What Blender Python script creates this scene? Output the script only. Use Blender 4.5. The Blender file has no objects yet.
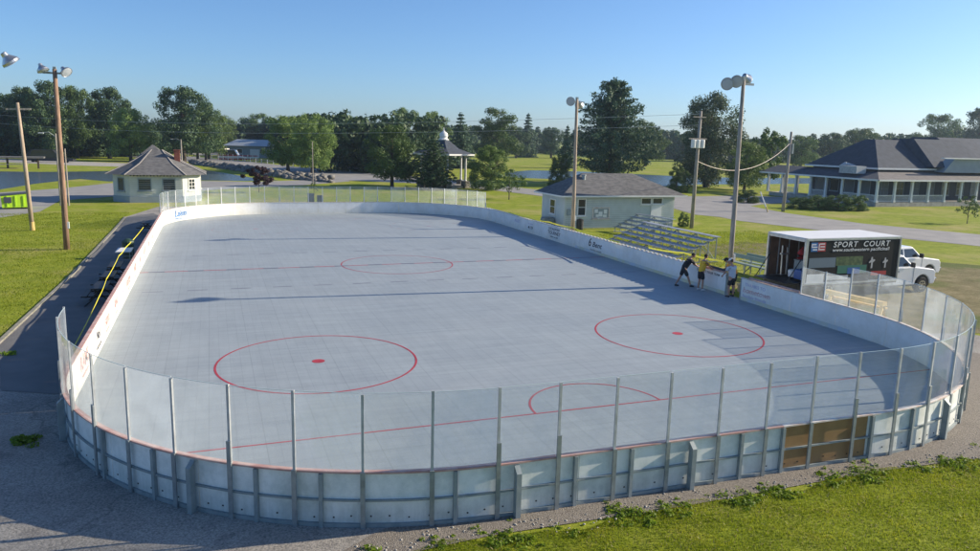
import bpy, bmesh, math, random
import numpy as np
from mathutils import Vector, Matrix

# ------------------------------------------------------------------ camera, sky, sun, exposure
S = bpy.context.scene
COL = S.collection
CAM = np.array([-9.467, -39.975, 6.934])
CR = np.array([0.93785301, -0.34609491, 0.02549581])
CU = np.array([0.03871292, 0.17734806, 0.98338648])
CF = np.array([0.34486669, 0.92128496, -0.17972476])
FPX = 745.796
cd = bpy.data.cameras.new('camera')
cam = bpy.data.objects.new('camera', cd); COL.objects.link(cam)
cd.sensor_width = 36; cd.lens = FPX/980*36; cd.clip_end = 9000; cd.clip_start = 0.1
cam.matrix_world = Matrix(((CR[0], CU[0], -CF[0], CAM[0]), (CR[1], CU[1], -CF[1], CAM[1]), (CR[2], CU[2], -CF[2], CAM[2]), (0, 0, 0, 1)))
S.camera = cam
SUN_EL, SUN_AZ = 22.0, 95.0            # azimuth clockwise from +Y
w = bpy.data.worlds.new('World'); S.world = w; w.use_nodes = True
nt = w.node_tree; bg = nt.nodes['Background']
sky = nt.nodes.new('ShaderNodeTexSky'); sky.sky_type = 'NISHITA'; sky.sun_disc = False
sky.sun_elevation = math.radians(SUN_EL); sky.sun_rotation = math.radians(SUN_AZ)
sky.air_density = 0.9; sky.dust_density = 1.1; sky.ozone_density = 6.5; sky.altitude = 500
nt.links.new(sky.outputs[0], bg.inputs[0]); bg.inputs[1].default_value = 0.102
sl = bpy.data.lights.new('sun', 'SUN'); sl.energy = 5.0; sl.angle = math.radians(0.5); sl.color = (1.0, 0.87, 0.68)
sun = bpy.data.objects.new('sun', sl); COL.objects.link(sun)
az, el = math.radians(SUN_AZ), math.radians(SUN_EL)
sd = Vector((math.sin(az)*math.cos(el), math.cos(az)*math.cos(el), math.sin(el)))
sun.rotation_euler = sd.to_track_quat('Z', 'Y').to_euler(); sun.location = (60, -20, 60)
S.view_settings.view_transform = 'Standard'; S.view_settings.look = 'None'
S.view_settings.exposure = 0.75; S.view_settings.gamma = 1
S.render.engine = 'CYCLES'
S.cycles.transparent_max_bounces = 24; S.cycles.max_bounces = 8
S.cycles.volume_bounces = 0

def at(x, y, z=0.0):
    """point of the world plane at height z seen at photo pixel x, y"""
    d = CF + (x-490)/FPX*CR - (y-275.5)/FPX*CU
    t = (z-CAM[2])/d[2]
    return (CAM[0]+t*d[0], CAM[1]+t*d[1])
def rise(b, x, y):
    """height above ground point b that shows at row y"""
    d = CF + (x-490)/FPX*CR - (y-275.5)/FPX*CU
    A = np.array([d, [0, 0, -1.0]]).T
    bb = np.array([b[0], b[1], 0.0])-CAM
    return float(np.linalg.lstsq(A, bb, rcond=None)[0][1])
def dist(b): return float(np.dot(np.array([b[0], b[1], 0.0])-CAM, CF))

# ------------------------------------------------------------------ materials
def mat(name, col, rough=0.7, metal=0.0, vary=0.0, scale=3.0, col2=None, bump=0.0, bscale=None, spec=0.5, detail=6.0, coat=0.0, stretch=None, ramp=(0.35, 0.65)):
    m = bpy.data.materials.new(name); m.use_nodes = True
    n = m.node_tree; L = n.links; P = n.nodes['Principled BSDF']
    P.inputs['Roughness'].default_value = rough; P.inputs['Metallic'].default_value = metal
    P.inputs['Specular IOR Level'].default_value = spec; P.inputs['Coat Weight'].default_value = coat
    P.inputs['Base Color'].default_value = (*col, 1)
    tc = n.nodes.new('ShaderNodeTexCoord'); src = tc.outputs['Object']
    if stretch:
        mp = n.nodes.new('ShaderNodeMapping'); mp.inputs['Scale'].default_value = stretch
        L.new(src, mp.inputs[0]); src = mp.outputs[0]
    if col2 is None and vary > 0: col2 = tuple(c*(1-vary) for c in col)
    if col2 is not None:
        no = n.nodes.new('ShaderNodeTexNoise'); no.inputs['Scale'].default_value = scale; no.inputs['Detail'].default_value = detail
        L.new(src, no.inputs['Vector'])
        r = n.nodes.new('ShaderNodeValToRGB'); r.color_ramp.elements[0].position = ramp[0]; r.color_ramp.elements[1].position = ramp[1]
        r.color_ramp.elements[0].color = (*col, 1); r.color_ramp.elements[1].color = (*col2, 1)
        L.new(no.outputs['Fac'], r.inputs[0]); L.new(r.outputs[0], P.inputs['Base Color'])
    if bump > 0:
        nb = n.nodes.new('ShaderNodeTexNoise'); nb.inputs['Scale'].default_value = bscale or scale*4; nb.inputs['Detail'].default_value = 5
        L.new(src, nb.inputs['Vector'])
        b = n.nodes.new('ShaderNodeBump'); b.inputs['Strength'].default_value = bump; b.inputs['Distance'].default_value = 0.05
        L.new(nb.outputs['Fac'], b.inputs['Height']); L.new(b.outputs[0], P.inputs['Normal'])
    return m
def ramp_node(n, stops):
    r = n.nodes.new('ShaderNodeValToRGB'); e = r.color_ramp.elements
    while len(e) < len(stops): e.new(0.5)
    for k, (p, c) in enumerate(stops): e[k].position = p; e[k].color = (*c, 1)
    return r
def noise(n, src, sc, det=5, rough=.5):
    o = n.nodes.new('ShaderNodeTexNoise'); o.inputs['Scale'].default_value = sc; o.inputs['Detail'].default_value = det; o.inputs['Roughness'].default_value = rough
    n.links.new(src, o.inputs['Vector']); return o.outputs['Fac']
def mixc(n, fac, a, b, mode='MIX'):
    x = n.nodes.new('ShaderNodeMix'); x.data_type = 'RGBA'; x.blend_type = mode
    for sock, v in ((x.inputs[0], fac), (x.inputs[6], a), (x.inputs[7], b)):
        if hasattr(v, 'links'): n.links.new(v, sock)
        else: sock.default_value = v if isinstance(v, (int, float)) else (*v, 1)
    return x.outputs[2]
def math_n(n, op, a, b=None):
    x = n.nodes.new('ShaderNodeMath'); x.operation = op
    for k, v in enumerate((a, b)):
        if v is None: continue
        if hasattr(v, 'links'): n.links.new(v, x.inputs[k])
        else: x.inputs[k].default_value = v
    return x.outputs[0]

def grass_mat(name, dark, mid, light, dry, dry_amt=0.62):
    m = bpy.data.materials.new(name); m.use_nodes = True; n = m.node_tree; P = n.nodes['Principled BSDF']
    P.inputs['Roughness'].default_value = 0.9; P.inputs['Specular IOR Level'].default_value = 0.15
    tc = n.nodes.new('ShaderNodeTexCoord').outputs['Object']
    a = noise(n, tc, 0.9, 9, .65); r = ramp_node(n, [(0.3, dark), (0.5, mid), (0.7, light)]); n.links.new(a, r.inputs[0])
    b = noise(n, tc, 0.16, 6, .6); rb = ramp_node(n, [(0.5, (0, 0, 0)), (dry_amt+.06, (1, 1, 1))]); n.links.new(b, rb.inputs[0])
    c = mixc(n, rb.outputs[0], r.outputs[0], dry)
    f = noise(n, tc, 14, 8, .75); rf = ramp_node(n, [(0.35, (.55, .55, .5)), (0.65, (1.3, 1.3, 1.2))]); n.links.new(f, rf.inputs[0])
    c = mixc(n, 0.85, c, rf.outputs[0], 'MULTIPLY')
    n.links.new(c, P.inputs['Base Color'])
    bp = n.nodes.new('ShaderNodeBump'); bp.inputs['Strength'].default_value = 0.8; bp.inputs['Distance'].default_value = 0.09
    h = noise(n, tc, 9, 10, .8); n.links.new(h, bp.inputs['Height']); n.links.new(bp.outputs[0], P.inputs['Normal'])
    return m
def leaf_mat(name, c1, c2, c3, trans=0.35):
    m = bpy.data.materials.new(name); m.use_nodes = True; n = m.node_tree; P = n.nodes['Principled BSDF']
    P.inputs['Roughness'].default_value = 0.6; P.inputs['Specular IOR Level'].default_value = 0.3
    g = n.nodes.new('ShaderNodeNewGeometry'); oi = n.nodes.new('ShaderNodeObjectInfo')
    r = ramp_node(n, [(0.0, c1), (0.5, c2), (1.0, c3)]); n.links.new(g.outputs['Random Per Island'], r.inputs[0])
    sc = math_n(n, 'MULTIPLY_ADD', oi.outputs['Random'], 0.4); sc.node.inputs[2].default_value = 0.8
    base_ = r.outputs[0]
    if name == 'grass_blade':
        tc = n.nodes.new('ShaderNodeTexCoord').outputs['Object']; rp = ramp_node(n, [(.32, (.42, .50, .40)), (.5, (.85, .9, .8)), (.68, (1.25, 1.12, 1.3))])
        n.links.new(noise(n, tc, 1.1, 7, .7), rp.inputs[0]); base_ = mixc(n, 1.0, base_, rp.outputs[0], 'MULTIPLY')
    hs = n.nodes.new('ShaderNodeHueSaturation'); n.links.new(base_, hs.inputs['Color']); n.links.new(sc, hs.inputs['Value'])
    n.links.new(hs.outputs[0], P.inputs['Base Color'])
    t = n.nodes.new('ShaderNodeBsdfTranslucent'); n.links.new(hs.outputs[0], t.inputs[0])
    mx = n.nodes.new('ShaderNodeMixShader'); mx.inputs[0].default_value = trans
    n.links.new(P.outputs[0], mx.inputs[1]); n.links.new(t.outputs[0], mx.inputs[2])
    n.links.new(mx.outputs[0], n.nodes['Material Output'].inputs[0])
    return m

M = {}
M['grass'] = grass_mat('grass', (.17, .225, .014), (.25, .30, .024), (.32, .345, .045), (.38, .34, .12))
M['grass_near'] = grass_mat('grass_near', (.05, .09, .012), (.085, .14, .018), (.12, .17, .03), (.16, .17, .05))
M['dry'] = grass_mat('dry_grass', (.13, .12, .055), (.22, .19, .10), (.30, .26, .16), (.12, .15, .04), .55)
M['blade'] = leaf_mat('grass_blade', (.16, .21, .008), (.24, .29, .012), (.34, .36, .04), .5)
M['weed'] = leaf_mat('weed_leaf', (.12, .20, .012), (.18, .28, .02), (.26, .36, .035), .5)
M['leaf'] = leaf_mat('leaf_mid', (0.049, 0.092, 0.025), (0.081, 0.140, 0.034), (0.126, 0.196, 0.048), .25)
M['leaf_dark'] = leaf_mat('leaf_dark', (0.034, 0.073, 0.031), (0.056, 0.109, 0.042), (0.091, 0.147, 0.053), .2)
M['leaf_light'] = leaf_mat('leaf_light', (0.091, 0.154, 0.034), (0.140, 0.217, 0.048), (0.196, 0.273, 0.070), .3)
M['leaf_grey'] = leaf_mat('leaf_grey', (0.077, 0.119, 0.063), (0.119, 0.168, 0.087), (0.182, 0.231, 0.126), .3)
M['leaf_pine'] = leaf_mat('leaf_pine', (0.036, 0.081, 0.045), (0.062, 0.119, 0.062), (0.098, 0.168, 0.084), .15)
M['leaf_purple'] = leaf_mat('leaf_purple', (.020, .008, .014), (.036, .014, .022), (.05, .025, .03), .2)
M['bark'] = mat('bark', (.10, .075, .055), .9, vary=.5, scale=8, bump=.6)
M['wood'] = mat('weathered_pole_wood', (.46, .36, .27), .85, col2=(.28, .22, .16), scale=3, stretch=(6, 6, .5), bump=.4, bscale=12)
M['wood_red'] = mat('reddish_pole_wood', (.36, .23, .15), .85, col2=(.18, .11, .075), scale=3, stretch=(6, 6, .5), bump=.4, bscale=12)
M['wood_grey'] = mat('grey_pole_wood', (.40, .36, .31), .85, col2=(.24, .21, .18), scale=3, stretch=(6, 6, .5), bump=.4, bscale=12)
M['asphalt'] = None
M['road'] = mat('road_asphalt', (.23, .225, .22), .9, col2=(.30, .29, .275), scale=.5, bump=.3, bscale=30, detail=10)
M['concrete'] = mat('concrete', (.42, .40, .36), .9, col2=(.30, .285, .25), scale=2, bump=.3, bscale=30)
M['gravel'] = mat('gravel', (.30, .27, .23), .95, col2=(.16, .14, .12), scale=30, bump=1.0, bscale=45, detail=4)
M['stone'] = mat('riprap_stone', (.22, .21, .19), .95, col2=(.10, .095, .085), scale=1.3, bump=.6)
M['galv'] = mat('galvanised_steel', (.33, .37, .385), .55, .55, vary=.25, scale=6)
M['frame'] = mat('painted_steel_frame', (.22, .27, .28), .6, .2, col2=(.30, .34, .345), scale=5)
M['alu'] = mat('aluminium', (.52, .54, .56), .38, .85, vary=.2, scale=5)
M['alu_dull'] = mat('dull_aluminium', (.52, .54, .54), .55, .2, vary=.25, scale=5)
M['plank'] = mat('grey_metal_plank', (.40, .42, .47), .5, .3, vary=.2, scale=4)
M['white'] = mat('white_paint', (.78, .78, .76), .5, vary=.08, scale=2)
M['white_car'] = mat('white_car_paint', (.80, .80, .79), .35, coat=.5)
M['black'] = mat('black_plastic', (.015, .015, .017), .5)
M['tyre'] = mat('tyre_rubber', (.02, .02, .02), .85)
M['chrome'] = mat('bright_metal', (.55, .55, .56), .25, .9)
M['glass_dark'] = mat('dark_window_glass', (.02, .025, .03), .08, spec=.8)
M['window'] = mat('dark_window', (.025, .032, .038), .15, spec=.7)
M['roof_grey'] = mat('grey_shingles', (.165, .162, .16), .95, col2=(.095, .095, .096), scale=2.2, stretch=(1, 1, 4), bump=.5, bscale=20)
M['roof_blue'] = mat('slate_shingles', (.060, .074, .100), .95, col2=(.045, .055, .072), scale=1.6, bump=.4, bscale=20)
M['roof_tan'] = mat('porch_shingles', (.19, .175, .165), .95, col2=(.145, .132, .125), scale=1.6, bump=.4, bscale=20)
M['brick'] = mat('red_brick', (.30, .09, .06), .9, vary=.4, scale=8)
M['green_paint'] = mat('pale_green_siding', (.56, .605, .595), .75, vary=.12, scale=1.4)
M['cream'] = mat('cream_siding', (.60, .61, .56), .8, vary=.14, scale=1.4)
M['greyblue'] = mat('grey_blue_siding', (.30, .35, .38), .8, vary=.12, scale=1.4)
M['navy'] = mat('dark_clapboard', (.05, .062, .08), .8, vary=.12, scale=2)
M['skin'] = mat('skin', (.45, .24, .16), .6)
M['hair'] = mat('brown_hair', (.035, .022, .015), .8)
M['black_cloth'] = mat('black_cloth', (.018, .02, .026), .9, vary=.2, scale=9)
M['yellow_cloth'] = mat('yellow_cloth', (.92, .52, .04), .9, vary=.15, scale=9)
M['orange_cloth'] = mat('orange_cloth', (.95, .42, .06), .9, vary=.15, scale=9)
M['grey_cloth'] = mat('pale_grey_cloth', (.55, .58, .63), .9, vary=.15, scale=9)
M['white_cloth'] = mat('white_cloth', (.75, .75, .72), .9)
M['lime'] = mat('lime_paint', (.45, .72, .02), .5, vary=.1)
M['red'] = mat('red_plastic', (.42, .03, .03), .5)
M['blue'] = mat('blue_paint', (.03, .10, .32), .5)
M['tape'] = mat('yellow_tape', (.80, .72, .05), .5)
M['timber'] = mat('yellow_timber', (.62, .44, .16), .8, vary=.25, scale=4)
M['line_red'] = mat('red_court_paint', (.45, .04, .06), .6, vary=.25, scale=3)
M['line_faint'] = mat('worn_red_paint', (.40, .20, .22), .6, col2=(.30, .30, .35), scale=1.2)
M['line_dash'] = mat('worn_dark_paint', (.19, .20, .25), .6, vary=.15, scale=2)
M['ink_blue'] = mat('blue_ink', (.05, .18, .42), .6)
M['ink_black'] = mat('black_ink', (.03, .03, .04), .6)
M['ink_red'] = mat('faded_red_ink', (.50, .24, .22), .6, col2=(.66, .48, .45), scale=4)
M['ink_pale'] = mat('pale_lilac_ink', (.48, .46, .60), .6)
M['cap_red'] = mat('faded_red_cap', (.42, .22, .19), .7, col2=(.56, .40, .35), scale=3)
M['cap_white'] = mat('white_cap', (.70, .67, .62), .7, col2=(.60, .46, .38), scale=5)

def board_mat(name, base, dirt, low):
    m = bpy.data.materials.new(name); m.use_nodes = True; n = m.node_tree; P = n.nodes['Principled BSDF']
    P.inputs['Roughness'].default_value = 0.45
    tcn = n.nodes.new('ShaderNodeTexCoord'); tc = tcn.outputs['Object']
    a = noise(n, tc, 1.1, 9, .7); r = ramp_node(n, [(.42, base), (.68, dirt)]); n.links.new(a, r.inputs[0])
    sx = n.nodes.new('ShaderNodeSeparateXYZ'); n.links.new(tc, sx.inputs[0])
    mp = n.nodes.new('ShaderNodeMapping'); mp.inputs['Scale'].default_value = (5, 5, .5); n.links.new(tc, mp.inputs[0])
    st = noise(n, mp.outputs[0], 2, 4, .6)
    hz = math_n(n, 'MULTIPLY', math_n(n, 'SUBTRACT', 0.55, sx.outputs[2]), 1.3); hz.node.use_clamp = True
    f = math_n(n, 'MULTIPLY', hz, st)
    c = mixc(n, f, r.outputs[0], low)
    n.links.new(c, P.inputs['Base Color']); return m
M['board_in'] = board_mat('white_dasher_board', (.80, .80, .77), (.68, .67, .62), (.58, .55, .40))
M['board_out'] = board_mat('weathered_board_back', (.82, .85, .82), (.50, .56, .53), (.22, .23, .19))
M['ply'] = board_mat('bare_plywood', (.34, .20, .085), (.22, .13, .055), (.12, .08, .045))

def glass_mat():
    m = bpy.data.materials.new('hazy_rink_glass'); m.use_nodes = True; n = m.node_tree
    for x in list(n.nodes): n.nodes.remove(x)
    out = n.nodes.new('ShaderNodeOutputMaterial')
    tr = n.nodes.new('ShaderNodeBsdfTransparent'); tr.inputs[0].default_value = (.97, .98, .982, 1)
    gl = n.nodes.new('ShaderNodeBsdfGlossy'); gl.inputs['Roughness'].default_value = .06
    df = n.nodes.new('ShaderNodeBsdfDiffuse'); df.inputs[0].default_value = (.82, .90, .95, 1)
    tl = n.nodes.new('ShaderNodeBsdfTranslucent'); tl.inputs[0].default_value = (.82, .90, .95, 1)
    hz = n.nodes.new('ShaderNodeMixShader'); hz.inputs[0].default_value = .5
    n.links.new(df.outputs[0], hz.inputs[1]); n.links.new(tl.outputs[0], hz.inputs[2])
    tc = n.nodes.new('ShaderNodeTexCoord').outputs['Object']
    g = n.nodes.new('ShaderNodeNewGeometry')
    nz = noise(n, tc, 1.6, 6, .65)
    r = ramp_node(n, [(.35, (.075, .075, .075)), (.7, (.17, .17, .17))]); n.links.new(nz, r.inputs[0])
    oi = n.nodes.new('ShaderNodeObjectInfo')
    amt = math_n(n, 'MULTIPLY', r.outputs[0], math_n(n, 'ADD', math_n(n, 'MULTIPLY', oi.outputs['Random'], 1.1), .45))
    m1 = n.nodes.new('ShaderNodeMixShader'); n.links.new(amt, m1.inputs[0]); n.links.new(tr.outputs[0], m1.inputs[1]); n.links.new(hz.outputs[0], m1.inputs[2])
    lw = n.nodes.new('ShaderNodeLayerWeight'); lw.inputs[0].default_value = .5
    fr = math_n(n, 'MULTIPLY_ADD', math_n(n, 'POWER', lw.outputs['Facing'], 5.0), .8); fr.node.inputs[2].default_value = .035
    m2 = n.nodes.new('ShaderNodeMixShader'); n.links.new(fr, m2.inputs[0]); n.links.new(m1.outputs[0], m2.inputs[1]); n.links.new(gl.outputs[0], m2.inputs[2])
    n.links.new(m2.outputs[0], out.inputs[0]); return m
M['glass'] = glass_mat(); M['edge'] = mat('glass_edge', (.50, .60, .58), .3)

def court_mat():
    m = bpy.data.materials.new('sport_tile'); m.use_nodes = True; n = m.node_tree; P = n.nodes['Principled BSDF']
    tc = n.nodes.new('ShaderNodeTexCoord').outputs['Object']
    P.inputs['Roughness'].default_value = .55; P.inputs['Specular IOR Level'].default_value = .45
    a = noise(n, tc, .22, 8, .6); r = ramp_node(n, [(.35, (.302, .344, .370)), (.65, (.335, .378, .398))]); n.links.new(a, r.inputs[0])
    # stretched sweeping marks across the court
    mp = n.nodes.new('ShaderNodeMapping'); mp.inputs['Scale'].default_value = (.25, 2.2, 1); n.links.new(tc, mp.inputs[0])
    s = noise(n, mp.outputs[0], 1.2, 6, .7); rs = ramp_node(n, [(.4, (.93, .93, .93)), (.62, (1.04, 1.04, 1.03))]); n.links.new(s, rs.inputs[0])
    c = mixc(n, 1.0, r.outputs[0], rs.outputs[0], 'MULTIPLY')
    mp2 = n.nodes.new('ShaderNodeMapping'); mp2.inputs['Scale'].default_value = (2.5, .2, 1); n.links.new(tc, mp2.inputs[0])
    s2 = noise(n, mp2.outputs[0], 1.2, 5, .7); rs2 = ramp_node(n, [(.4, (.96, .96, .96)), (.62, (1.03, 1.03, 1.03))]); n.links.new(s2, rs2.inputs[0])
    c = mixc(n, 1.0, c, rs2.outputs[0], 'MULTIPLY')
    # tile grid
    def grid(size, wd, val, vec):
        b = n.nodes.new('ShaderNodeTexBrick'); b.offset = 0; b.inputs['Scale'].default_value = 1.0
        b.inputs['Brick Width'].default_value = size; b.inputs['Row Height'].default_value = size
        b.inputs['Mortar Size'].default_value = wd; b.inputs['Mortar Smooth'].default_value = .3
        b.inputs['Color1'].default_value = (1, 1, 1, 1); b.inputs['Color2'].default_value = (.965, .965, .97, 1); b.inputs['Mortar'].default_value = (val, val, val, 1)
        n.links.new(vec, b.inputs['Vector']); return b.outputs['Color']
    c = mixc(n, 1.0, c, grid(.305, .009, .85, tc), 'MULTIPLY')
    c = mixc(n, 1.0, c, grid(1.22, .014, .90, tc), 'MULTIPLY')
    # skate arcs, scuffs and dusty patches
    wv = n.nodes.new('ShaderNodeTexWave'); wv.wave_type = 'RINGS'; wv.inputs['Scale'].default_value = .07; wv.inputs['Distortion'].default_value = 14; wv.inputs['Detail'].default_value = 4; wv.inputs['Detail Scale'].default_value = .6
    n.links.new(tc, wv.inputs['Vector']); rw = ramp_node(n, [(.90, (0, 0, 0)), (.99, (.06, .06, .06))]); n.links.new(wv.outputs['Fac'], rw.inputs[0])
    c = mixc(n, rw.outputs[0], c, (.46, .47, .47))
    sp = ramp_node(n, [(.66, (1, 1, 1)), (.74, (.80, .80, .80))]); n.links.new(noise(n, tc, 5, 6, .8), sp.inputs[0]); c = mixc(n, 1.0, c, sp.outputs[0], 'MULTIPLY')
    d = noise(n, tc, .09, 4, .5); rd = ramp_node(n, [(.52, (0, 0, 0)), (.75, (.10, .10, .10))]); n.links.new(d, rd.inputs[0])
    c = mixc(n, rd.outputs[0], c, (.40, .41, .41))
    n.links.new(c, P.inputs['Base Color'])
    bp = n.nodes.new('ShaderNodeBump'); bp.inputs['Strength'].default_value = .25; bp.inputs['Distance'].default_value = .01
    h = noise(n, tc, 20, 3); n.links.new(h, bp.inputs['Height']); n.links.new(bp.outputs[0], P.inputs['Normal'])
    return m
M['court'] = court_mat()
def asphalt_mat():
    m = bpy.data.materials.new('worn_asphalt'); m.use_nodes = True; n = m.node_tree; P = n.nodes['Principled BSDF']
    tc = n.nodes.new('ShaderNodeTexCoord').outputs['Object']; P.inputs['Roughness'].default_value = .92; P.inputs['Specular IOR Level'].default_value = .25
    r = ramp_node(n, [(.3, (.24, .225, .205)), (.7, (.36, .34, .305))]); n.links.new(noise(n, tc, .55, 10, .65), r.inputs[0])
    g = ramp_node(n, [(.3, (.55, .55, .55)), (.5, (1, 1, 1)), (.72, (1.45, 1.42, 1.38))]); n.links.new(noise(n, tc, 26, 3, .6), g.inputs[0])
    c = mixc(n, 1.0, r.outputs[0], g.outputs[0], 'MULTIPLY')
    v = n.nodes.new('ShaderNodeTexVoronoi'); v.feature = 'DISTANCE_TO_EDGE'; v.inputs['Scale'].default_value = .17
    wv = n.nodes.new('ShaderNodeVectorMath'); wv.operation = 'ADD'; n.links.new(tc, wv.inputs[0]); nn = n.nodes.new('ShaderNodeTexNoise'); nn.inputs['Scale'].default_value = 1.3; n.links.new(tc, nn.inputs[0]); n.links.new(nn.outputs['Color'], wv.inputs[1])
    n.links.new(wv.outputs[0], v.inputs['Vector'])
    cr = ramp_node(n, [(.0015, (.5, .5, .5)), (.006, (1, 1, 1))]); n.links.new(v.outputs['Distance'], cr.inputs[0])
    c = mixc(n, .6, c, cr.outputs[0], 'MULTIPLY')
    st = ramp_node(n, [(.56, (1, 1, 1)), (.64, (.72, .72, .74))]); n.links.new(noise(n, tc, .8, 5, .6), st.inputs[0]); c = mixc(n, 1.0, c, st.outputs[0], 'MULTIPLY')
    n.links.new(c, P.inputs['Base Color'])
    bp = n.nodes.new('ShaderNodeBump'); bp.inputs['Strength'].default_value = .8; bp.inputs['Distance'].default_value = .02
    n.links.new(noise(n, tc, 30, 4, .7), bp.inputs['Height']); n.links.new(bp.outputs[0], P.inputs['Normal']); return m
M['asphalt'] = asphalt_mat()
def water_mat():
    m = bpy.data.materials.new('lake_water'); m.use_nodes = True; n = m.node_tree; P = n.nodes['Principled BSDF']
    P.inputs['Base Color'].default_value = (.09, .12, .13, 1); P.inputs['Roughness'].default_value = .10; P.inputs['Specular IOR Level'].default_value = .6
    tc = n.nodes.new('ShaderNodeTexCoord').outputs['Object']
    bp = n.nodes.new('ShaderNodeBump'); bp.inputs['Strength'].default_value = .7; bp.inputs['Distance'].default_value = .16
    h = noise(n, tc, 1.6, 6, .6); n.links.new(h, bp.inputs['Height']); n.links.new(bp.outputs[0], P.inputs['Normal'])
    return m
M['water'] = water_mat()

# ------------------------------------------------------------------ mesh builder
class MB:
    def __init__(s): s.v = []; s.f = []; s.mi = []
    def add(s, vs, fs, mi=0):
        o = len(s.v); s.v += [tuple(map(float, p)) for p in vs]; s.f += [tuple(o+i for i in f) for f in fs]; s.mi += [mi]*len(fs); return s
    def box(s, c, d, rz=0, mi=0, ry=0, rx=0):
        x, y, z = d[0]/2, d[1]/2, d[2]/2
        vs = [Vector((a, b, e)) for e in (-z, z) for a, b in ((-x, -y), (x, -y), (x, y), (-x, y))]
        R = Matrix.Rotation(rz, 3, 'Z') @ Matrix.Rotation(ry, 3, 'Y') @ Matrix.Rotation(rx, 3, 'X')
        C = Vector(c)
        return s.add([R @ p + C for p in vs], [(0, 3, 2, 1), (4, 5, 6, 7), (0, 1, 5, 4), (1, 2, 6, 5), (2, 3, 7, 6), (3, 0, 4, 7)], mi)
    def bar(s, a, b, w_, h_=None, mi=0):
        a, b = Vector(a), Vector(b); d = b-a; h_ = h_ or w_
        q = d.to_track_quat('X', 'Z').to_matrix(); L_ = d.length/2
        vs = [q @ Vector((i, j, k)) + (a+b)/2 for k in (-h_/2, h_/2) for i, j in ((-L_, -w_/2), (L_, -w_/2), (L_, w_/2), (-L_, w_/2))]
        return s.add(vs, [(0, 3, 2, 1), (4, 5, 6, 7), (0, 1, 5, 4), (1, 2, 6, 5), (2, 3, 7, 6), (3, 0, 4, 7)], mi)
    def tube(s, pts, rad, n=10, mi=0, caps=True):
        pts = [Vector(p) for p in pts]; N = len(pts); rad = rad if hasattr(rad, '__len__') else [rad]*N
        vs = []; fs = []
        up = Vector((0, 0, 1))
        for i, p in enumerate(pts):
            t = (pts[min(i+1, N-1)]-pts[max(i-1, 0)]).normalized()
            u = t.cross(up)
            if u.length < .05: u = t.cross(Vector((1, 0, 0)))
            u.normalize(); v_ = t.cross(u)
            for k in range(n):
                a = 2*math.pi*k/n; vs.append(p+(u*math.cos(a)+v_*math.sin(a))*rad[i])
        for i in range(N-1):
            for k in range(n): fs.append((i*n+k, i*n+(k+1) % n, (i+1)*n+(k+1) % n, (i+1)*n+k))
        if caps: fs.append(tuple(range(n))[::-1]); fs.append(tuple((N-1)*n+k for k in range(n)))
        return s.add(vs, fs, mi)
    def lathe(s, prof, n=20, M_=None, mi=0):
        M_ = M_ or Matrix.Identity(4); vs = []; fs = []
        for r, z in prof:
            for k in range(n): a = 2*math.pi*k/n; vs.append(M_ @ Vector((r*math.cos(a), r*math.sin(a), z)))
        for i in range(len(prof)-1):
            for k in range(n): fs.append((i*n+k, i*n+(k+1) % n, (i+1)*n+(k+1) % n, (i+1)*n+k))
        fs.append(tuple(range(n))[::-1]); fs.append(tuple((len(prof)-1)*n+k for k in range(n)))
        return s.add(vs, fs, mi)
    def prism(s, poly, z0, z1, mi=0):      # poly counterclockwise in xy
        n = len(poly); vs = [(x, y, z0) for x, y in poly]+[(x, y, z1) for x, y in poly]
        fs = [tuple(range(n))[::-1], tuple(range(n, 2*n))]+[(i, (i+1) % n, n+(i+1) % n, n+i) for i in range(n)]
        return s.add(vs, fs, mi)
    def side(s, prof, y0, y1, mi=0):       # profile in xz extruded along y
        n = len(prof); vs = [(x, y0, z) for x, z in prof]+[(x, y1, z) for x, z in prof]
        fs = [tuple(range(n)), tuple(range(n, 2*n))[::-1]]+[(i, n+i, n+(i+1) % n, (i+1) % n) for i in range(n)]
        return s.add(vs, fs, mi)
    def build(s, name, mats, parent=None, smooth=False, bevel=0.0, seg=2):
        me = bpy.data.meshes.new(name); me.from_pydata(s.v, [], s.f)
        for m_ in (mats if isinstance(mats, (list, tuple)) else [mats]): me.materials.append(m_)
        if len(me.polygons): me.polygons.foreach_set('material_index', s.mi)
        bm = bmesh.new(); bm.from_mesh(me); bmesh.ops.recalc_face_normals(bm, faces=bm.faces); bm.to_mesh(me); bm.free()
        if smooth:
            me.polygons.foreach_set('use_smooth', [True]*len(me.polygons))
        me.update()
        o = bpy.data.objects.new(name, me); COL.objects.link(o)
        if parent: o.parent = parent
        if bevel > 0:
            b = o.modifiers.new('bevel', 'BEVEL'); b.width = bevel; b.segments = seg; b.limit_method = 'ANGLE'
        return o
def raw_mesh(name, V, F, mats, smooth=False):
    """V Nx3, F Mx4 or Mx3 arrays"""
    me = bpy.data.meshes.new(name); V = np.asarray(V, np.float32); F = np.asarray(F, np.int32); k = F.shape[1]
    me.vertices.add(len(V)); me.vertices.foreach_set('co', V.ravel())
    me.loops.add(F.size); me.loops.foreach_set('vertex_index', F.ravel())
    me.polygons.add(len(F)); me.polygons.foreach_set('loop_start', np.arange(0, F.size, k, dtype=np.int32)); me.polygons.foreach_set('loop_total', np.full(len(F), k, np.int32))
    for m_ in (mats if isinstance(mats, (list, tuple)) else [mats]): me.materials.append(m_)
    if smooth: me.polygons.foreach_set('use_smooth', [True]*len(F))
    me.update(calc_edges=True); me.validate(); return me
def tag(o, label=None, cat=None, group=None, kind=None):
    if label: o['label'] = label
    if cat: o['category'] = cat
    if group: o['group'] = group
    if kind: o['kind'] = kind
    return o
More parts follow.
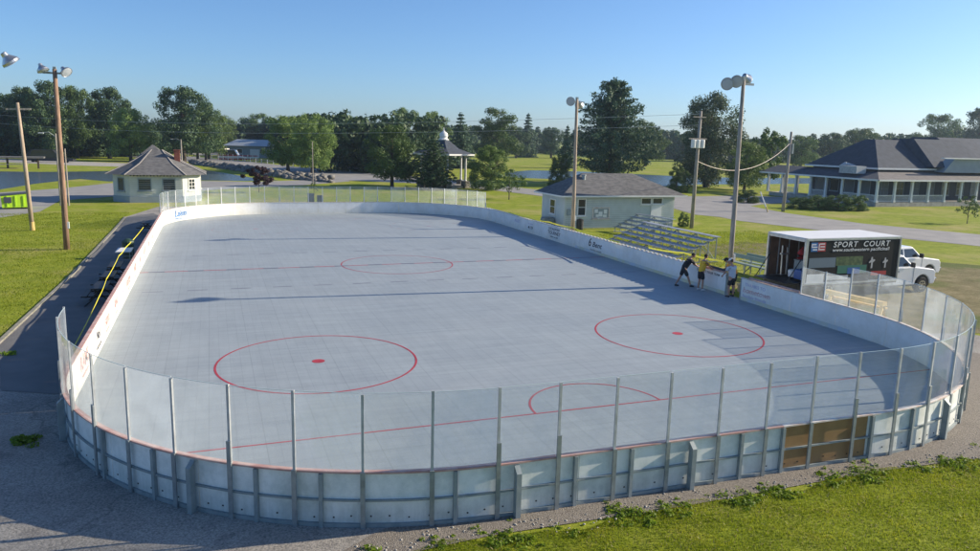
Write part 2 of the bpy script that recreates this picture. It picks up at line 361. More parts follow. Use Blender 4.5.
def thing(name, label, cat, loc=(0, 0, 0), rz=0, group=None):
    o = bpy.data.objects.new(name, None); COL.objects.link(o); o.location = loc; o.rotation_euler = (0, 0, rz)
    o.empty_display_size = .3
    return tag(o, label, cat, group)
def struct(o, label=None): return tag(o, label, None, None, 'structure')
def sheet(name, pts, z, m, px=True, kind='structure'):
    P_ = [at(*p) if px else p for p in pts]
    b = MB(); b.add([(x, y, z) for x, y in P_], [tuple(range(len(P_)))])
    o = b.build(name, m)
    bm = bmesh.new(); bm.from_mesh(o.data); bmesh.ops.triangulate(bm, faces=bm.faces)
    for f in bm.faces:
        if f.normal.z < 0: f.normal_flip()
    bm.to_mesh(o.data); bm.free()
    o['kind'] = kind; return o
def text(name, body, size, m, parent, Mx, ext=0.002, sx=1.0, spacing=1.0, shear=0.0, align='CENTER'):
    c = bpy.data.curves.new(name, 'FONT'); c.body = body; c.size = size; c.extrude = ext; c.align_x = align; c.align_y = 'CENTER'
    c.space_character = spacing; c.shear = shear; c.offset = size*.012
    c.materials.append(m)
    o = bpy.data.objects.new(name, c); COL.objects.link(o)
    c.resolution_u = 3; me = bpy.data.meshes.new_from_object(o); bpy.data.objects.remove(o); bpy.data.curves.remove(c)
    if not me.materials: me.materials.append(m)
    o = bpy.data.objects.new(name, me); COL.objects.link(o); o.parent = parent
    o.matrix_local = Mx @ Matrix.Diagonal((sx, 1, 1, 1)); return o
def copy_thing(o, loc, rz=None, sc=None, label=None, group=None):
    c = o.copy(); COL.objects.link(c); c.location = loc
    if rz is not None: c.rotation_euler = (0, 0, rz)
    if sc is not None: c.scale = sc
    if label: c['label'] = label
    if group: c['group'] = group
    def rec(a, b):
        for ch in a.children:
            d = ch.copy(); COL.objects.link(d); d.parent = b; rec(ch, d)
    rec(o, c); return c

# ------------------------------------------------------------------ ground, water, roads
ZG = -0.06
sheet('ground', [(-4000, -4000), (4000, -4000), (4000, 4000), (-4000, 4000)], ZG, M['grass'], px=False)
ZW = ZG+.004
# asphalt apron round the rink
sheet('asphalt_apron', [(-40, -60), (-16.2, -12.7), (-16.0, 0), (-16.1, 20), (-16.2, 27), (-14.3, 36), (-9, 36), (-9, 30), (14.3, 28), (14.3, 6), (13.4, -6), (13.4, -18), (18, -20), (20, -26), (15, -29.5), (4, -28.32), (-7.6, -28.32), (-12, -31), (-14, -36), (-14, -60)], ZG+.008, M['asphalt'], px=False)
sheet('gravel_strip', [(-8.4, -28.75), (-5, -28.5), (-1, -28.62), (4, -28.55), (8.3, -28.8), (12.5, -27.9), (17, -25), (15.5, -22), (13.4, -22.5), (13.3, -20), (-7, -27.8)], ZG+.016, M['gravel'], px=False)
sheet('gravel_parking', [(14.2, -19), (15, -8.0), (19, -9.5), (24, -7.2), (33, -5), (36, -8), (37, -14), (30, -18), (22, -21)], ZG+.012, M['dry'], px=False)
sheet('worn_grass', [(19.8, 1), (23, -4), (28, -3), (31, 2), (27, 5), (22, 3.5)], ZG+.006, M['dry'], px=False)
sheet('road', [(-160, 214), (0, 192), (60, 188), (108, 183), (150, 182), (200, 180.5), (250, 181.5), (300, 180), (345, 178.5), (350, 181), (300, 185), (250, 187), (190, 191), (150, 193), (108, 196.5), (60, 200), (40, 211), (0, 217), (-160, 240)], ZW+.01, M['road'])
sheet('causeway_road', [(120, 152), (200, 157), (245, 161), (300, 167), (350, 171), (440, 178.5), (480, 182.5), (520, 187.5), (560, 192), (560, 198), (520, 193), (466, 187), (440, 184), (342, 180), (300, 175), (250, 168), (200, 162.5), (120, 156)], ZW+.02, M['road'])
sheet('street', [(560, 191), (610, 193), (660, 196), (740, 198), (748, 205), (762, 208), (789, 213), (862.5, 223), (980, 234), (1100, 246), (1300, 268), (1300, 284), (1100, 259), (980, 245.6), (813.5, 229), (740, 220.4), (720, 216.5), (694, 214), (664, 205), (610, 200), (560, 198.5)], ZW+.012, M['road'])
sheet('driveway', [(664, 195.5), (700, 196), (745, 195), (790, 197), (790, 202), (762, 204), (748, 206), (720, 203)], ZW+.016, M['road'])
sheet('lakeside_road', [(-150, 148), (0, 158.5), (40, 160), (70, 161), (125, 163), (180, 163), (180, 166), (125, 166.5), (70, 165), (40, 163.5), (0, 162), (-150, 152)], ZW+.014, M['concrete'])
sheet('parking_pad', [(120, 149.5), (170, 150.5), (240, 152.5), (240, 155), (200, 155), (160, 153), (120, 151.5)], ZW+.014, M['concrete'])
W1 = sheet('lake', [(-200, 184), (-200, 165), (0, 171), (40, 171.5), (90, 171), (130, 170), (188, 167), (215, 171), (250, 177), (280, 180), (246, 180.6), (200, 180), (150, 179.5), (108, 181), (80, 178.5), (60, 180.5), (34, 183.5), (0, 189), (-200, 208)], ZW+.002, M['water'])
W2_ = sheet('pond', [(505, 172), (530, 170), (560, 170.5), (600, 172), (650, 174.5), (700, 177), (760, 177.5), (830, 178), (835, 183), (790, 183.5), (740, 184), (700, 184), (670, 186), (630, 184), (600, 183), (556, 181), (548, 178.5), (520, 177.5), (505, 176)], ZW+.002, M['water'])
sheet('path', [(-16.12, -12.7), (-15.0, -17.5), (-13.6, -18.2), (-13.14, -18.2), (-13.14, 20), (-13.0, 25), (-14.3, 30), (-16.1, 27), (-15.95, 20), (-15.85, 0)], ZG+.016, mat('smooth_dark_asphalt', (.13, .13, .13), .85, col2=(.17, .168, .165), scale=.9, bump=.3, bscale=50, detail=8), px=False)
# concrete kerb left of the path
b = MB()
kp = [(-17.8, -16.5), (-16.25, -12.7), (-16.0, 0), (-16.1, 20), (-16.2, 27)]
for a_, c_ in zip(kp[:-1], kp[1:]): b.bar((*a_, ZG+.02), (*c_, ZG+.02), .14, .07)
struct(b.build('kerb', mat('weathered_kerb', (.30, .285, .25), .95, col2=(.18, .18, .13), scale=2)))

# ------------------------------------------------------------------ court
WX, LY, RC = 13.0, 27.85, 8.48
STRA, STRB = WX-RC, LY-RC
SEG = [('l', STRA), ('a', math.pi*RC/2), ('l', 2*STRB), ('a', math.pi*RC/2), ('l', 2*STRA), ('a', math.pi*RC/2), ('l', 2*STRB), ('a', math.pi*RC/2), ('l', STRA)]
PER = sum(x[1] for x in SEG)
def path(s, d=0.0):
    """point on the rink outline offset outwards by d; s from the middle of the near end towards +X"""
    s = s % PER; p = Vector((0, -LY)); a = 0.0
    for k, l in SEG:
        t = min(s, l)
        if k == 'l': p = p+Vector((math.cos(a), math.sin(a)))*t
        else:
            c = p+Vector((-math.sin(a), math.cos(a)))*RC; a2 = a+t/RC
            p = c+Vector((math.sin(a2), -math.cos(a2)))*RC; a = a2
        s -= t
        if s <= 1e-9: break
    return p.x+math.sin(a)*d, p.y-math.cos(a)*d, a
def ring(d, n=220): return [path(PER*i/n, d)[:2] for i in range(n)]
b = MB(); R_ = ring(.0); b.prism(R_, -.05, 0.0)
struct(b.build('court_surface', M['court']))
def hoop(r, w_, c, a0=0, a1=2*math.pi, n=96, z=.004, mb=None, dash=False):
    mb = mb or MB()
    for i in range(n):
        if dash and (i//3) % 2: continue
        t0, t1 = a0+(a1-a0)*i/n, a0+(a1-a0)*(i+1)/n
        mb.add([(c[0]+rr*math.cos(t), c[1]+rr*math.sin(t), z) for t, rr in ((t0, r-w_/2), (t0, r+w_/2), (t1, r+w_/2), (t1, r-w_/2))], [(0, 1, 2, 3)])
    return mb
def strip2(x0, x1, y, w_, z=.004, mb=None):
    mb = mb or MB(); return mb.add([(x0, y-w_/2, z), (x1, y-w_/2, z), (x1, y+w_/2, z), (x0, y+w_/2, z)], [(0, 1, 2, 3)])
def dot(c, r, z=.004, mb=None):
    mb = mb or MB(); n = 24; return mb.add([(c[0]+r*math.cos(2*math.pi*i/n), c[1]+r*math.sin(2*math.pi*i/n), z) for i in range(n)], [tuple(range(n))])
for sx in (-1, 1):
    m_ = hoop(3.03, .065, (sx*6.57, -17.2)); dot((sx*6.57, -17.2), .2, mb=m_); struct(m_.build('faceoff_circle', M['line_red']))
    m_ = hoop(3.03, .05, (sx*6.57, 17.2), dash=True); dot((sx*6.57, 17.2), .2, mb=m_); struct(m_.build('far_faceoff_circle', M['line_faint']))
m_ = hoop(3.05, .06, (0, 0)); struct(m_.build('centre_circle', M['line_red']))
struct(strip2(-12, 12, -23.3, .06).build('goal_line', M['line_red']))
struct(strip2(-12, 12, 23.3, .06).build('far_goal_line', M['line_faint']))
m_ = hoop(1.86, .06, (0, -23.27), 0, math.pi, 40); struct(m_.build('goal_crease', M['line_red']))
m_ = hoop(1.86, .06, (0, 23.27), math.pi, 2*math.pi, 40, dash=True); struct(m_.build('far_goal_crease', M['line_faint']))
m_ = strip2(-12.98, 12.98, 0, .11); struct(m_.build('centre_line', M['line_red']))
m_ = MB()
for i in range(14): strip2(-12.6+i*1.83, -12.6+i*1.83+.75, 0, .22, z=.008, mb=m_)
struct(m_.build('centre_line_dashes', M['line_dash']))
for yy in (-5.05, 5.05):
    m_ = MB()
    for i in range(14): strip2(-12.5+i*1.83, -12.5+i*1.83+.85, yy, .10, mb=m_)
    struct(m_.build('zone_line_dashes', M['line_dash']))

# ------------------------------------------------------------------ rink boards and glass
HB, HG = 1.01, 2.48
rink = thing('hockey_rink_boards', 'white dasher boards and clear glass panels on steel frames enclosing the grey court', 'rink boards')
def curved(mb, s0, s1, d0, d1, z0, z1, step=.32, mi=0, z1b=None):
    n = max(1, int(math.ceil((s1-s0)/step))); vs = []; fs = []
    for i in range(n+1):
        s = s0+(s1-s0)*i/n; xa, ya, _ = path(s, d0); xb, yb, _ = path(s, d1); zt = z1 if z1b is None else z1+(z1b-z1)*i/n
        vs += [(xa, ya, z0), (xb, yb, z0), (xb, yb, zt), (xa, ya, zt)]
    for i in range(n):
        o = i*4
        for k in range(4): fs.append((o+k, o+4+k, o+4+(k+1) % 4, o+(k+1) % 4))
    fs.append((0, 3, 2, 1)); fs.append((n*4, n*4+1, n*4+2, n*4+3)); mb.add(vs, fs, mi); return mb
S_R0 = STRA+math.pi*RC/2                     # start of the right-hand straight
def s_right(y): return S_R0+(y+STRB)
S_L1 = PER-(STRA+math.pi*RC/2)               # end of left-hand straight
def s_left(y): return S_L1-(y+STRB)
gap0, gap1 = s_right(-12.65), s_right(-11.6)
OFF = .17
edges = [1.88+2.44*k for k in range(-2, 62)]
cuts = sorted([e for e in edges if 0.0 < e < PER-.6])
segs = []
first = cuts[0]
spans = [(cuts[i], cuts[i+1]) for i in range(len(cuts)-1)]+[(cuts[-1], first+PER)]
def clip_gap(a, b_):
    if b_ <= gap0 or a >= gap1: return [(a, b_)]
    r = []
    if a < gap0-.05: r.append((a, gap0))
    if b_ > gap1+.05: r.append((gap1, b_))
    return r
random.seed(4)
panels = []
for a_, b_ in spans:
    for (p0, p1) in clip_gap(a_, b_):
        ply = 1.9 < (p0+p1)/2 < 4.4
        mb = MB(); curved(mb, p0+.006, p1-.006, 0.003, .03, -.03, HB-.03, mi=0)
        curved(mb, p0+.006, p1-.006, .033, .05, -.05, HB-.03, mi=1)
        if 0 <= (p0 % PER) < 30 or (p0 % PER) > PER-16:
            for k_ in range(7):
                s_ = p0+(p1-p0)*(k_+.5)/7+random.uniform(-.03, .03); x0, y0, a = path(s_, .052)
                mb.box((x0, y0, .13+random.uniform(-.02, .03)), (.03, .012, .025), rz=a, mi=2)
        o = mb.build('board_panel', [M['board_in'], M['ply'] if ply else M['board_out'], M['black']], rink)
        if ply: o['label'] = 'bare brown plywood panel'
        panels.append((p0, p1, o))
        mb = MB(); curved(mb, p0+.002, p1-.002, -.012, .105, HB-.022, HB+.010)
        sm = (p0+p1)/2
        red = sm > S_L1-38.5 or (sm < 1.0 and sm > -5)
        cp = mb.build('cap_rail', M['cap_red'] if (red or sm > PER-14) else M['cap_white'], rink)
# yellowish kick strip
kp_ = MB()
for a_, b_ in ((s_right(-6), s_right(4)), (s_right(-19), gap0-.05), (gap1+.05, s_right(-6.02))): curved(kp_, a_, b_, -.012, .0, .004, .17)
kp_.build('kick_plate', mat('kick_plate_plastic', (.62, .60, .38), .6, col2=(.5, .56, .62), scale=1.1), rink)
# mid rail and foot rail
for z0, z1, nm in ((.45, .485, 'mid_rail'), (-.05, .02, 'foot_rail')):
    mb = MB(); curved(mb, S_R0-30+0, gap0, .055, .105, z0, z1) if False else None
    mb = MB(); curved(mb, gap1, gap0+PER, .055, .10, z0, z1); mb.build(nm, M['frame'], rink)
# vertical frames; wide buttresses every fifth place
k = 0
def vpost(s, w_, d0, d1, z0, z1, nm, m_):
    x0, y0, a = path(s, (d0+d1)/2)
    MB().box((x0, y0, (z0+z1)/2), (w_, d1-d0, z1-z0), rz=a).build(nm, m_, rink)
butt = [-10.4+PER, -4.33+PER, -.47+PER, 7.2, 12.1, s_right(-15), s_right(-8), s_right(0), s_right(8), s_right(15), s_left(14), s_left(4), s_left(-6), s_left(-15), PER-15.6]
for s in butt:
    x0, y0, a = path(s, .25); nx, ny = math.sin(a), -math.cos(a)
    mb = MB()
    tx, ty = math.cos(a), math.sin(a); wv = .05
    for sg in (-1, 1):
        pass
    A = [path(s, .102)[:2], path(s, .24)[:2]]
    vs = []
    for sg in (-wv, wv):
        for (px_, py_), z in ((A[0], -.06), (A[1], -.06), (A[1], .84), (A[0], .96)):
            vs.append((px_+tx*sg, py_+ty*sg, z))
    mb.add(vs, [(0, 1, 2, 3), (7, 6, 5, 4), (0, 4, 5, 1), (1, 5, 6, 2), (2, 6, 7, 3), (3, 7, 4, 0)])
    mb.build('buttress', M['frame'], rink)
inter = [s % PER for s in (-13.0, -11.38, -9.1, -7.9, -5.5, -3.1, -1.86, .8, 1.89, 4.42, 5.77, 8.9, 10.1, 13.6, 15.0, 16.4)]
for s in inter: vpost(s, .07, .052, .13, -.06, HB-.035, 'frame_post', M['frame'])
# glass: near end, right side and far end
near_lo = -(STRA+math.pi*RC/2+1.15); near_hi = s_right(-18.75)
far_lo = s_right(21.3); far_hi = s_left(19.6)
gp = []
k0 = math.ceil((near_lo-OFF)/1.22)
ss = [OFF+1.22*k for k in range(k0, 60) if OFF+1.22*k <= near_hi+.1]
for a_, c_ in zip(ss[:-1], ss[1:]): gp.append((a_, c_, HG))
ss2 = [ss[-1]+1.25*i for i in range(3)]
gp.append((ss2[0], ss2[1], 2.1)); gp.append((ss2[1], ss2[2], 2.1))
nf = int(round((far_hi-far_lo)/1.22)); ss3 = [far_lo+(far_hi-far_lo)*i/nf for i in range(nf+1)]
for a_, c_ in zip(ss3[:-1], ss3[1:]): gp.append((a_, c_, HG-.1))
for a_, c_, h in gp:
    mb = MB(); curved(mb, a_+.03, c_-.03, .062, .072, HB-.02 if a_ < 0 or a_ > 0 else 0, h+random.uniform(-.012, .012), step=.31)
    gpn = mb.build('glass_panel', M['glass'], rink)
    mb = MB(); curved(mb, a_+.03, c_-.03, .060, .074, h+.013, h+.021, step=.31); mb.build('edge_trim', M['edge'], gpn)
for grp, hh in ((ss, HG), (ss2[1:], 2.1), (ss3, HG-.1)):
    for s in grp:
        far = grp is ss3
        h2 = hh+random.uniform(-.02, .05)
        vpost(s, .05 if not far else .045, .074, .115, HB+.01, h2, 'glass_post', M['alu_dull'] if not far else M['white'])
        vpost(s, .085, .118, .15, -.06, HB+.02 if random.random() < .6 else HB+.45, 'frame_post', M['galv'])
# scalloped glass seat along the right-hand boards
mb = MB(); s = s_right(-11.2)
while s < far_lo-.2:
    x0, y0, a = path(s, .05); mb.box((x0, y0, HB+.035), (.24, .09, .05), rz=a); s += .44
mb.build('scalloped_rail', M['white'], rink)
# corner advert helpers: lettering on the inside face of the boards
def inner(s, z, d=-.004):
    x0, y0, a = path(s, d); t = Vector((math.cos(a), math.sin(a), 0)); nrm = Vector((-math.sin(a), math.cos(a), 0))
    X = -t; Y = Vector((0, 0, 1)); Z = X.cross(Y)
    return Matrix(((X.x, Y.x, Z.x, x0), (X.y, Y.y, Z.y, y0), (X.z, Y.z, Z.z, z), (0, 0, 0, 1)))
def panel_at(s):
    s = s % PER
    for p0, p1, o in panels:
        if p0 <= s < p1 or p0 <= s+PER < p1: return o
    return panels[0][2]
def ad(s, z, body, size, m_, sx=1.0, shear=0, nm='lettering', d=-.004): return text(nm, body, size, M[m_], panel_at(s), inner(s, z, d), ext=.001, sx=sx, shear=shear)
# mirror check: reading direction for somebody on the court
for y_, z_, body, sz, m_, sx, sh in (
        (14.2, .66, 'ALLEY', .34, 'ink_pale', 1.2, 0), (11.6, .72, 'ice arena', .2, 'ink_pale', 1.3, 0), (11.6, .42, '419', .36, 'ink_black', 1.7, 0),
        (7.4, .80, 'LOCALSPORT', .24, 'ink_black', 1.25, 0), (7.4, .52, 'TOURNEY', .34, 'ink_black', 1.3, 0), (7.4, .26, 'center ice club', .16, 'ink_black', 1.3, 0),
        (2.05, .62, '6', .75, 'ink_black', 1.0, .25), (1.1, .55, 'Bent', .46, 'ink_black', 1.4, .25), (1.2, .2, 'hockey supply', .17, 'ink_black', 1.5, 0),
        (-10.2, .84, 'SUPPORT YOUR TEAM', .15, 'ink_black', 1.2, 0),
        (-13.6, .76, 'THANKS TO', .2, 'ink_pale', 1.2, 0), (-13.7, .5, 'hometown', .34, 'ink_red', 1.2, .2), (-13.6, .24, 'hockey friends', .2, 'ink_pale', 1.3, 0)):
    ad(s_right(y_), z_, body, sz, m_, sx, sh)
sA = s_left(24.9)
sA = S_L1-2*STRB-math.pi*RC/2*.0
ad(s_left(19.37)-4.3, .58, 'Lakin', .72, 'ink_blue', 1.1, .25, d=-.07); ad(s_left(19.37)-4.0, .22, 'skating', .26, 'ink_blue', 1.4, .1, d=-.05)
rr_ = random.Random(2)
for y_, body, m_ in ((-17.2, 'RAMS', 'ink_red'), (-14.4, 'No1', 'ink_black'), (-12.2, 'skate', 'ink_red'), (-9.6, 'RINK', 'ink_red'), (-7.2, 'GO', 'ink_pale'), (-5.0, 'hockey', 'ink_red'), (-2.0, 'PARK', 'ink_red'), (.8, 'bank', 'ink_red'), (3.6, 'AUTO', 'ink_red'), (6.6, 'farm', 'ink_red'), (9.4, 'lumber', 'ink_red'), (12.6, 'cafe', 'ink_red'), (15.6, 'FEED', 'ink_red')):
    ad(s_left(y_), .58, body, rr_.uniform(.42, .6), m_, 1.0, rr_.choice((0, .2)))
    ad(s_left(y_), .24, 'welcomes you', .17, m_, 1.1)
# gate leaf edges beside the opening
for s in (gap0, gap1): vpost(s, .06, -.01, .13, -.06, HB+.02, 'gate_jamb', M['galv'])

# ------------------------------------------------------------------ trees
def leaf_cloud(cent, rad, n, size, rng, squash=.8, up=.25, asp=1.0):
    """n leaf quads near the surfaces of clumps: cent Kx3, rad K"""
    K = len(cent); p = rad**2; p = p/p.sum(); idx = rng.choice(K, n, p=p)
    d = rng.normal(size=(n, 3)); d /= np.linalg.norm(d, axis=1)[:, None]
    r = rad[idx]*(rng.random(n)**.35)
    pos = cent[idx]+d*r[:, None]*np.array([1, 1, squash])
    nr = d+rng.normal(size=(n, 3))*.55+np.array([0, 0, up]); nr /= np.linalg.norm(nr, axis=1)[:, None]
    t = np.cross(nr, rng.normal(size=(n, 3))); t /= np.linalg.norm(t, axis=1)[:, None]; b_ = np.cross(nr, t)
    s = size*(0.6+.8*rng.random(n))[:, None]
    V = np.stack([pos-t*s*.5*asp, pos-b_*s*.28, pos+t*s*.5*asp, pos+b_*s*.28], 1)
    return V.reshape(-1, 3)
def quads(n): return np.arange(n*4).reshape(-1, 4)
def broad_crown(seed, n=9000, k=85, z0=.16, wmax=.5, shape=.8, size=.026, gap=.0, low=.5):
    """unit-height crown; returns V"""
    rng = np.random.default_rng(seed); c = []; r = []
    lob = rng.uniform(0, 6.28, 5); la = rng.uniform(.08, .22, 5)
    while len(c) < k:
        z = rng.random(); th = rng.uniform(0, 2*math.pi)
        prof = (math.sin(math.pi*min(1, (z*(1-low)+low*.62)))**.7) if z > .15 else .75+z
        prof = math.sqrt(max(0.02, 1-((z-.38)/(.64 if z > .38 else .62))**2))**shape
        w_ = wmax*prof*(1+sum(la[i]*math.cos((i+1)*th+lob[i]) for i in range(3)))
        rr = w_*math.sqrt(rng.random())*.86
        rad = rng.uniform(.07, .13)*(1.15-.35*z)
        c.append((rr*math.cos(th), rr*math.sin(th), z0+(1-z0-.07)*z)); r.append(rad)
    return leaf_cloud(np.array(c), np.array(r), n, size, rng)
def conifer_crown(seed, n=8000, wmax=.25, z0=.06, levels=15, size=.035, droop=.25, ragged=.3, pw=.9):
    rng = np.random.default_rng(seed); c = []; r = []
    for i in range(levels):
        z = z0+(1-z0)*(i/levels)**.95; w_ = wmax*(1-(i/levels))**pw+.012
        nb = max(4, int(5+7*w_/wmax))
        for j in range(nb):
            th = 2*math.pi*(j+rng.random()*.7)/nb; L_ = w_*(1-ragged*rng.random())
            for q in np.linspace(.25, 1, 4):
                c.append((L_*q*math.cos(th), L_*q*math.sin(th), z-droop*L_*q+rng.normal()*.008)); r.append((.026+.035*(1-i/levels))*(1.15-.45*q))
    c.append((0, 0, .975)); r.append(.02)
    return leaf_cloud(np.array(c), np.array(r), n, size, rng, squash=.5, up=.5)
def pine_crown(seed, n=34000):
    rng = np.random.default_rng(seed); c = []; r = []
    lv = 16
    for i in range(lv):
        z = .12+.84*i/lv; w_ = .52*(min(1, (1.02-z)/.72)**.75)*(1.0 if i % 3 else .8)*(1 if z > .2 else .85)
        nb = 8 if i < lv-3 else 5
        for j in range(nb):
            th = 2*math.pi*(j+rng.random()*.8)/nb; L_ = w_*(.62+.42*rng.random())
            for q in np.linspace(.2, 1, 5):
                c.append((L_*q*math.cos(th), L_*q*math.sin(th), z+.10*L_*q+rng.normal()*.01)); r.append(.05*(1.1-.25*q))
    c.append((0.01, 0, .96)); r.append(.035)
    return leaf_cloud(np.array(c), np.array(r), n, .019, rng, squash=.65, up=.6, asp=1.2)
def trunk_mesh(top=.75, r0=.03, limbs=6, seed=0, name='trunk'):
    rng = random.Random(seed); b = MB()
    b.tube([(0, 0, -.01), (.004, 0, .12), (0, .006, top*.6), (.005, .0, top)], [r0*1.25, r0, r0*.7, r0*.25], 8)
    for i in range(limbs):
        th = i*2.4+rng.random(); z = top*(.28+.55*i/max(1, limbs)); L_ = .28*(1-.4*i/limbs)
        b.tube([(0, 0, z), (L_*.5*math.cos(th), L_*.5*math.sin(th), z+L_*.45), (L_*math.cos(th), L_*math.sin(th), z+L_*.75)], [r0*.45, r0*.3, r0*.1], 6)
    o = b.build(name, M['bark']); me = o.data; bpy.data.objects.remove(o); return me
CR_ = {}
def crown_mesh(key, V, m_): me = raw_mesh('crown', V, quads(len(V)//4), M[m_]); CR_[key] = me; return me
for i in range(4): crown_mesh(('mid', i), broad_crown(i+1, wmax=.46, n=20000), 'leaf')
for i in range(4): crown_mesh(('dark', i), broad_crown(i+21, wmax=.44, n=20000), 'leaf_dark')
for i in range(3): crown_mesh(('light', i), broad_crown(i+41, wmax=.48, n=20000), 'leaf_light')
for i in range(2): crown_mesh(('conifer', i), conifer_crown(i+61, n=14000, size=.026), 'leaf_pine')
crown_mesh(('poplar', 0), broad_crown(71, n=30000, k=110, wmax=.34, z0=.06, size=.02, shape=.7), 'leaf_grey')
crown_mesh(('pine', 0), pine_crown(72), 'leaf_pine')
crown_mesh(('arbor', 0), conifer_crown(73, n=20000, wmax=.36, z0=.05, levels=16, size=.026, droop=-.35, ragged=.15, pw=.62), 'leaf_dark')
crown_mesh(('round', 0), broad_crown(74, n=20000, k=80, wmax=.50, z0=.03, size=.028), 'leaf')
crown_mesh(('bright', 0), broad_crown(78, n=20000, k=80, wmax=.50, z0=.03, size=.028), 'leaf_light'); crown_mesh(('sapling', 0), broad_crown(75, n=900, k=22, wmax=.38, z0=.25, size=.055), 'leaf')
crown_mesh(('purple', 0), broad_crown(76, n=7000, k=40, wmax=.56, z0=.30, size=.045), 'leaf_purple')
crown_mesh(('open', 0), broad_crown(77, n=6500, k=34, wmax=.48, z0=.22, size=.04), 'leaf')
TR = trunk_mesh(); TRT = trunk_mesh(.9, .018, 0, 1); TRS = trunk_mesh(.7, .014, 5, 2)
trng = random.Random(9)
def tree(kind, base, h, wscale, label, cat='tree', name=None, group=None, trunk=None):
    keys = [k for k in CR_ if k[0] == kind]; me = CR_[trng.choice(keys)]
    t = thing(name or ('conifer_tree' if kind in ('conifer', 'pine') else 'tree'), label, cat, (base[0], base[1], ZG), trng.uniform(0, 6.28), group)
    t.scale = (h*wscale, h*wscale, h)
    c = bpy.data.objects.new('crown', me); COL.objects.link(c); c.parent = t
    k = bpy.data.objects.new('trunk', trunk or (TRT if kind in ('conifer', 'arbor') else TRS if kind in ('sapling', 'purple') else TR)); COL.objects.link(k); k.parent = t
    return t
WK = {'mid': .46, 'dark': .44, 'light': .48, 'conifer': .27, 'poplar': .34, 'pine': .47, 'arbor': .38, 'round': .5, 'bright': .5, 'sapling': .40, 'purple': .52, 'open': .48}
def ptree(kind, px, yb, yt, wpx, label, **kw):
    b = at(px, yb); h = rise(b, px, yt); D = dist(b); w_ = wpx/FPX*D/2/WK[kind]*(1.22 if kind in ('mid', 'dark', 'light', 'open') else 1.05)
    return tree(kind, b, h, w_/h, label, **kw)
for a in (
    ('mid', 8, 156, 92, 34, 'dense tree at the far left edge behind the lake road'),
    ('dark', 31, 157, 84, 40, 'tall dark tree behind the lime dumpster side of the lake, left of the broad crown'),
    ('dark', 55, 158, 80, 44, 'tallest dark broadleaf tree just left of the floodlight pole top'),
    ('mid', 78, 158, 84, 36, 'full green tree just right of the left floodlight pole'),
    ('light', 93, 156, 97, 26, 'paler distant tree in the dip right of the left floodlight pole'),
    ('dark', 110, 158, 86, 44, 'dark rounded tree standing left of the pale bushy one above the octagonal hut'),
    ('light', 131, 161, 106, 40, 'pale bushy tree directly behind the roof of the octagonal hut'),
    ('dark', 152, 157, 122, 26, 'low dark tree filling the gap left of the big tree by the street light'),
    ('dark', 184, 162, 83, 50, 'big open crowned tree behind the small street light at the lake end'),
    ('light', 206, 160, 100, 32, 'light tree touching the right side of the big open crowned tree'),
    ('light', 222, 153, 113, 34, 'pale green tree behind the left end of the blue grey house'),
    ('mid', 258, 152, 112, 36, 'mid green tree rising behind the blue grey house'),
    ('light', 288, 172, 112, 44, 'yellowish green tree hanging over the right end of the blue grey house'),
    ('light', 312, 174, 111, 38, 'pale tree at the left end of the dark wood, behind the thin pole'),
    ('mid', 392, 187, 122, 44, 'dark leafy tree left of the gazebo with a bare lower trunk'),
    ('mid', 405, 165, 106, 34, 'green crown standing above the wood left of the gazebo roof'),
    ('light', 432, 166, 108, 34, 'pale crown above the tree line just left of the gazebo finial'),
    ('conifer', 460, 168, 111, 36, 'dark pointed conifer right behind the gazebo finial'),
    ('mid', 496, 166, 106, 44, 'rounded light tree between the gazebo and the small conifers'),
    ('conifer', 527, 157, 112, 26, 'slender conifer on the far meadow right of the rounded tree'),
    ('dark', 516, 158, 126, 22, 'small dark tree tucked between rounded tree and slender conifer'),
    ('dark', 551, 158, 126, 24, 'small round tree on the meadow left of the huge pine'),
    ('conifer', 566, 168, 124, 22, 'narrow conifer half hidden at the left foot of the huge pine'),
    ('mid', 645, 166, 120, 34, 'broadleaf tree just right of the huge pine beyond the pond'),
    ('poplar', 706, 187, 90, 62, 'tall grey green poplar behind the pole with the electrical box'),
    ('light', 744, 192, 140, 38, 'yellowish green low tree right of the tall poplar'),
    ('open', 768, 190, 126, 38, 'open crowned tree beside the clubhouse side porch'),
    ('mid', 800, 170, 134, 34, 'tree behind the left end of the clubhouse roof'),
    ('dark', 828, 168, 132, 34, 'dark tree behind the clubhouse, second from the left roof end'),
    ('mid', 856, 168, 127, 38, 'highest rounded tree over the sloping left clubhouse roof'),
    ('mid', 934, 166, 112, 40, 'green tree rising above the middle of the clubhouse roof'),
    ('conifer', 952, 166, 122, 30, 'short conifer behind the right clubhouse roof'),
    ('dark', 974, 168, 106, 40, 'tall dark tree at the far right edge behind the clubhouse')):
    ptree(*a)
bp_ = at(610, 183); tree('pine', bp_, rise(bp_, 608, 74), 1.14*(102/FPX*dist(bp_)/2/.5)/rise(bp_, 608, 74)/1.12, 'huge spreading dark pine behind the pale green house')
ptree('arbor', 433, 188.5, 138, 46, 'dense dark egg shaped evergreen in front of the gazebo', cat='shrub', name='evergreen_shrub')
ptree('bright', 490, 189.5, 144, 46, 'round green shrub tree right of the gazebo', cat='shrub', name='round_shrub')
ptree('sapling', 509, 199, 168, 30, 'thin leafy sapling on the lawn behind the right end of the far glass', cat='sapling', name='sapling')
ptree('purple', 259, 192, 165, 27, 'dark purple leaved bush behind the far boards by the road', cat='shrub', name='purple_shrub')
ptree('round', 560, 186, 152, 26, 'dark shrub left of the huge pine trunk', cat='shrub', name='shrub')
ptree('round', 676, 192, 165, 24, 'dark shrub at the foot of the pole with the electrical box', cat='shrub', name='shrub')
ptree('sapling', 314, 193, 181, 9, 'tiny leafy plant beside the thin pole behind the far glass', cat='sapling', name='sapling')
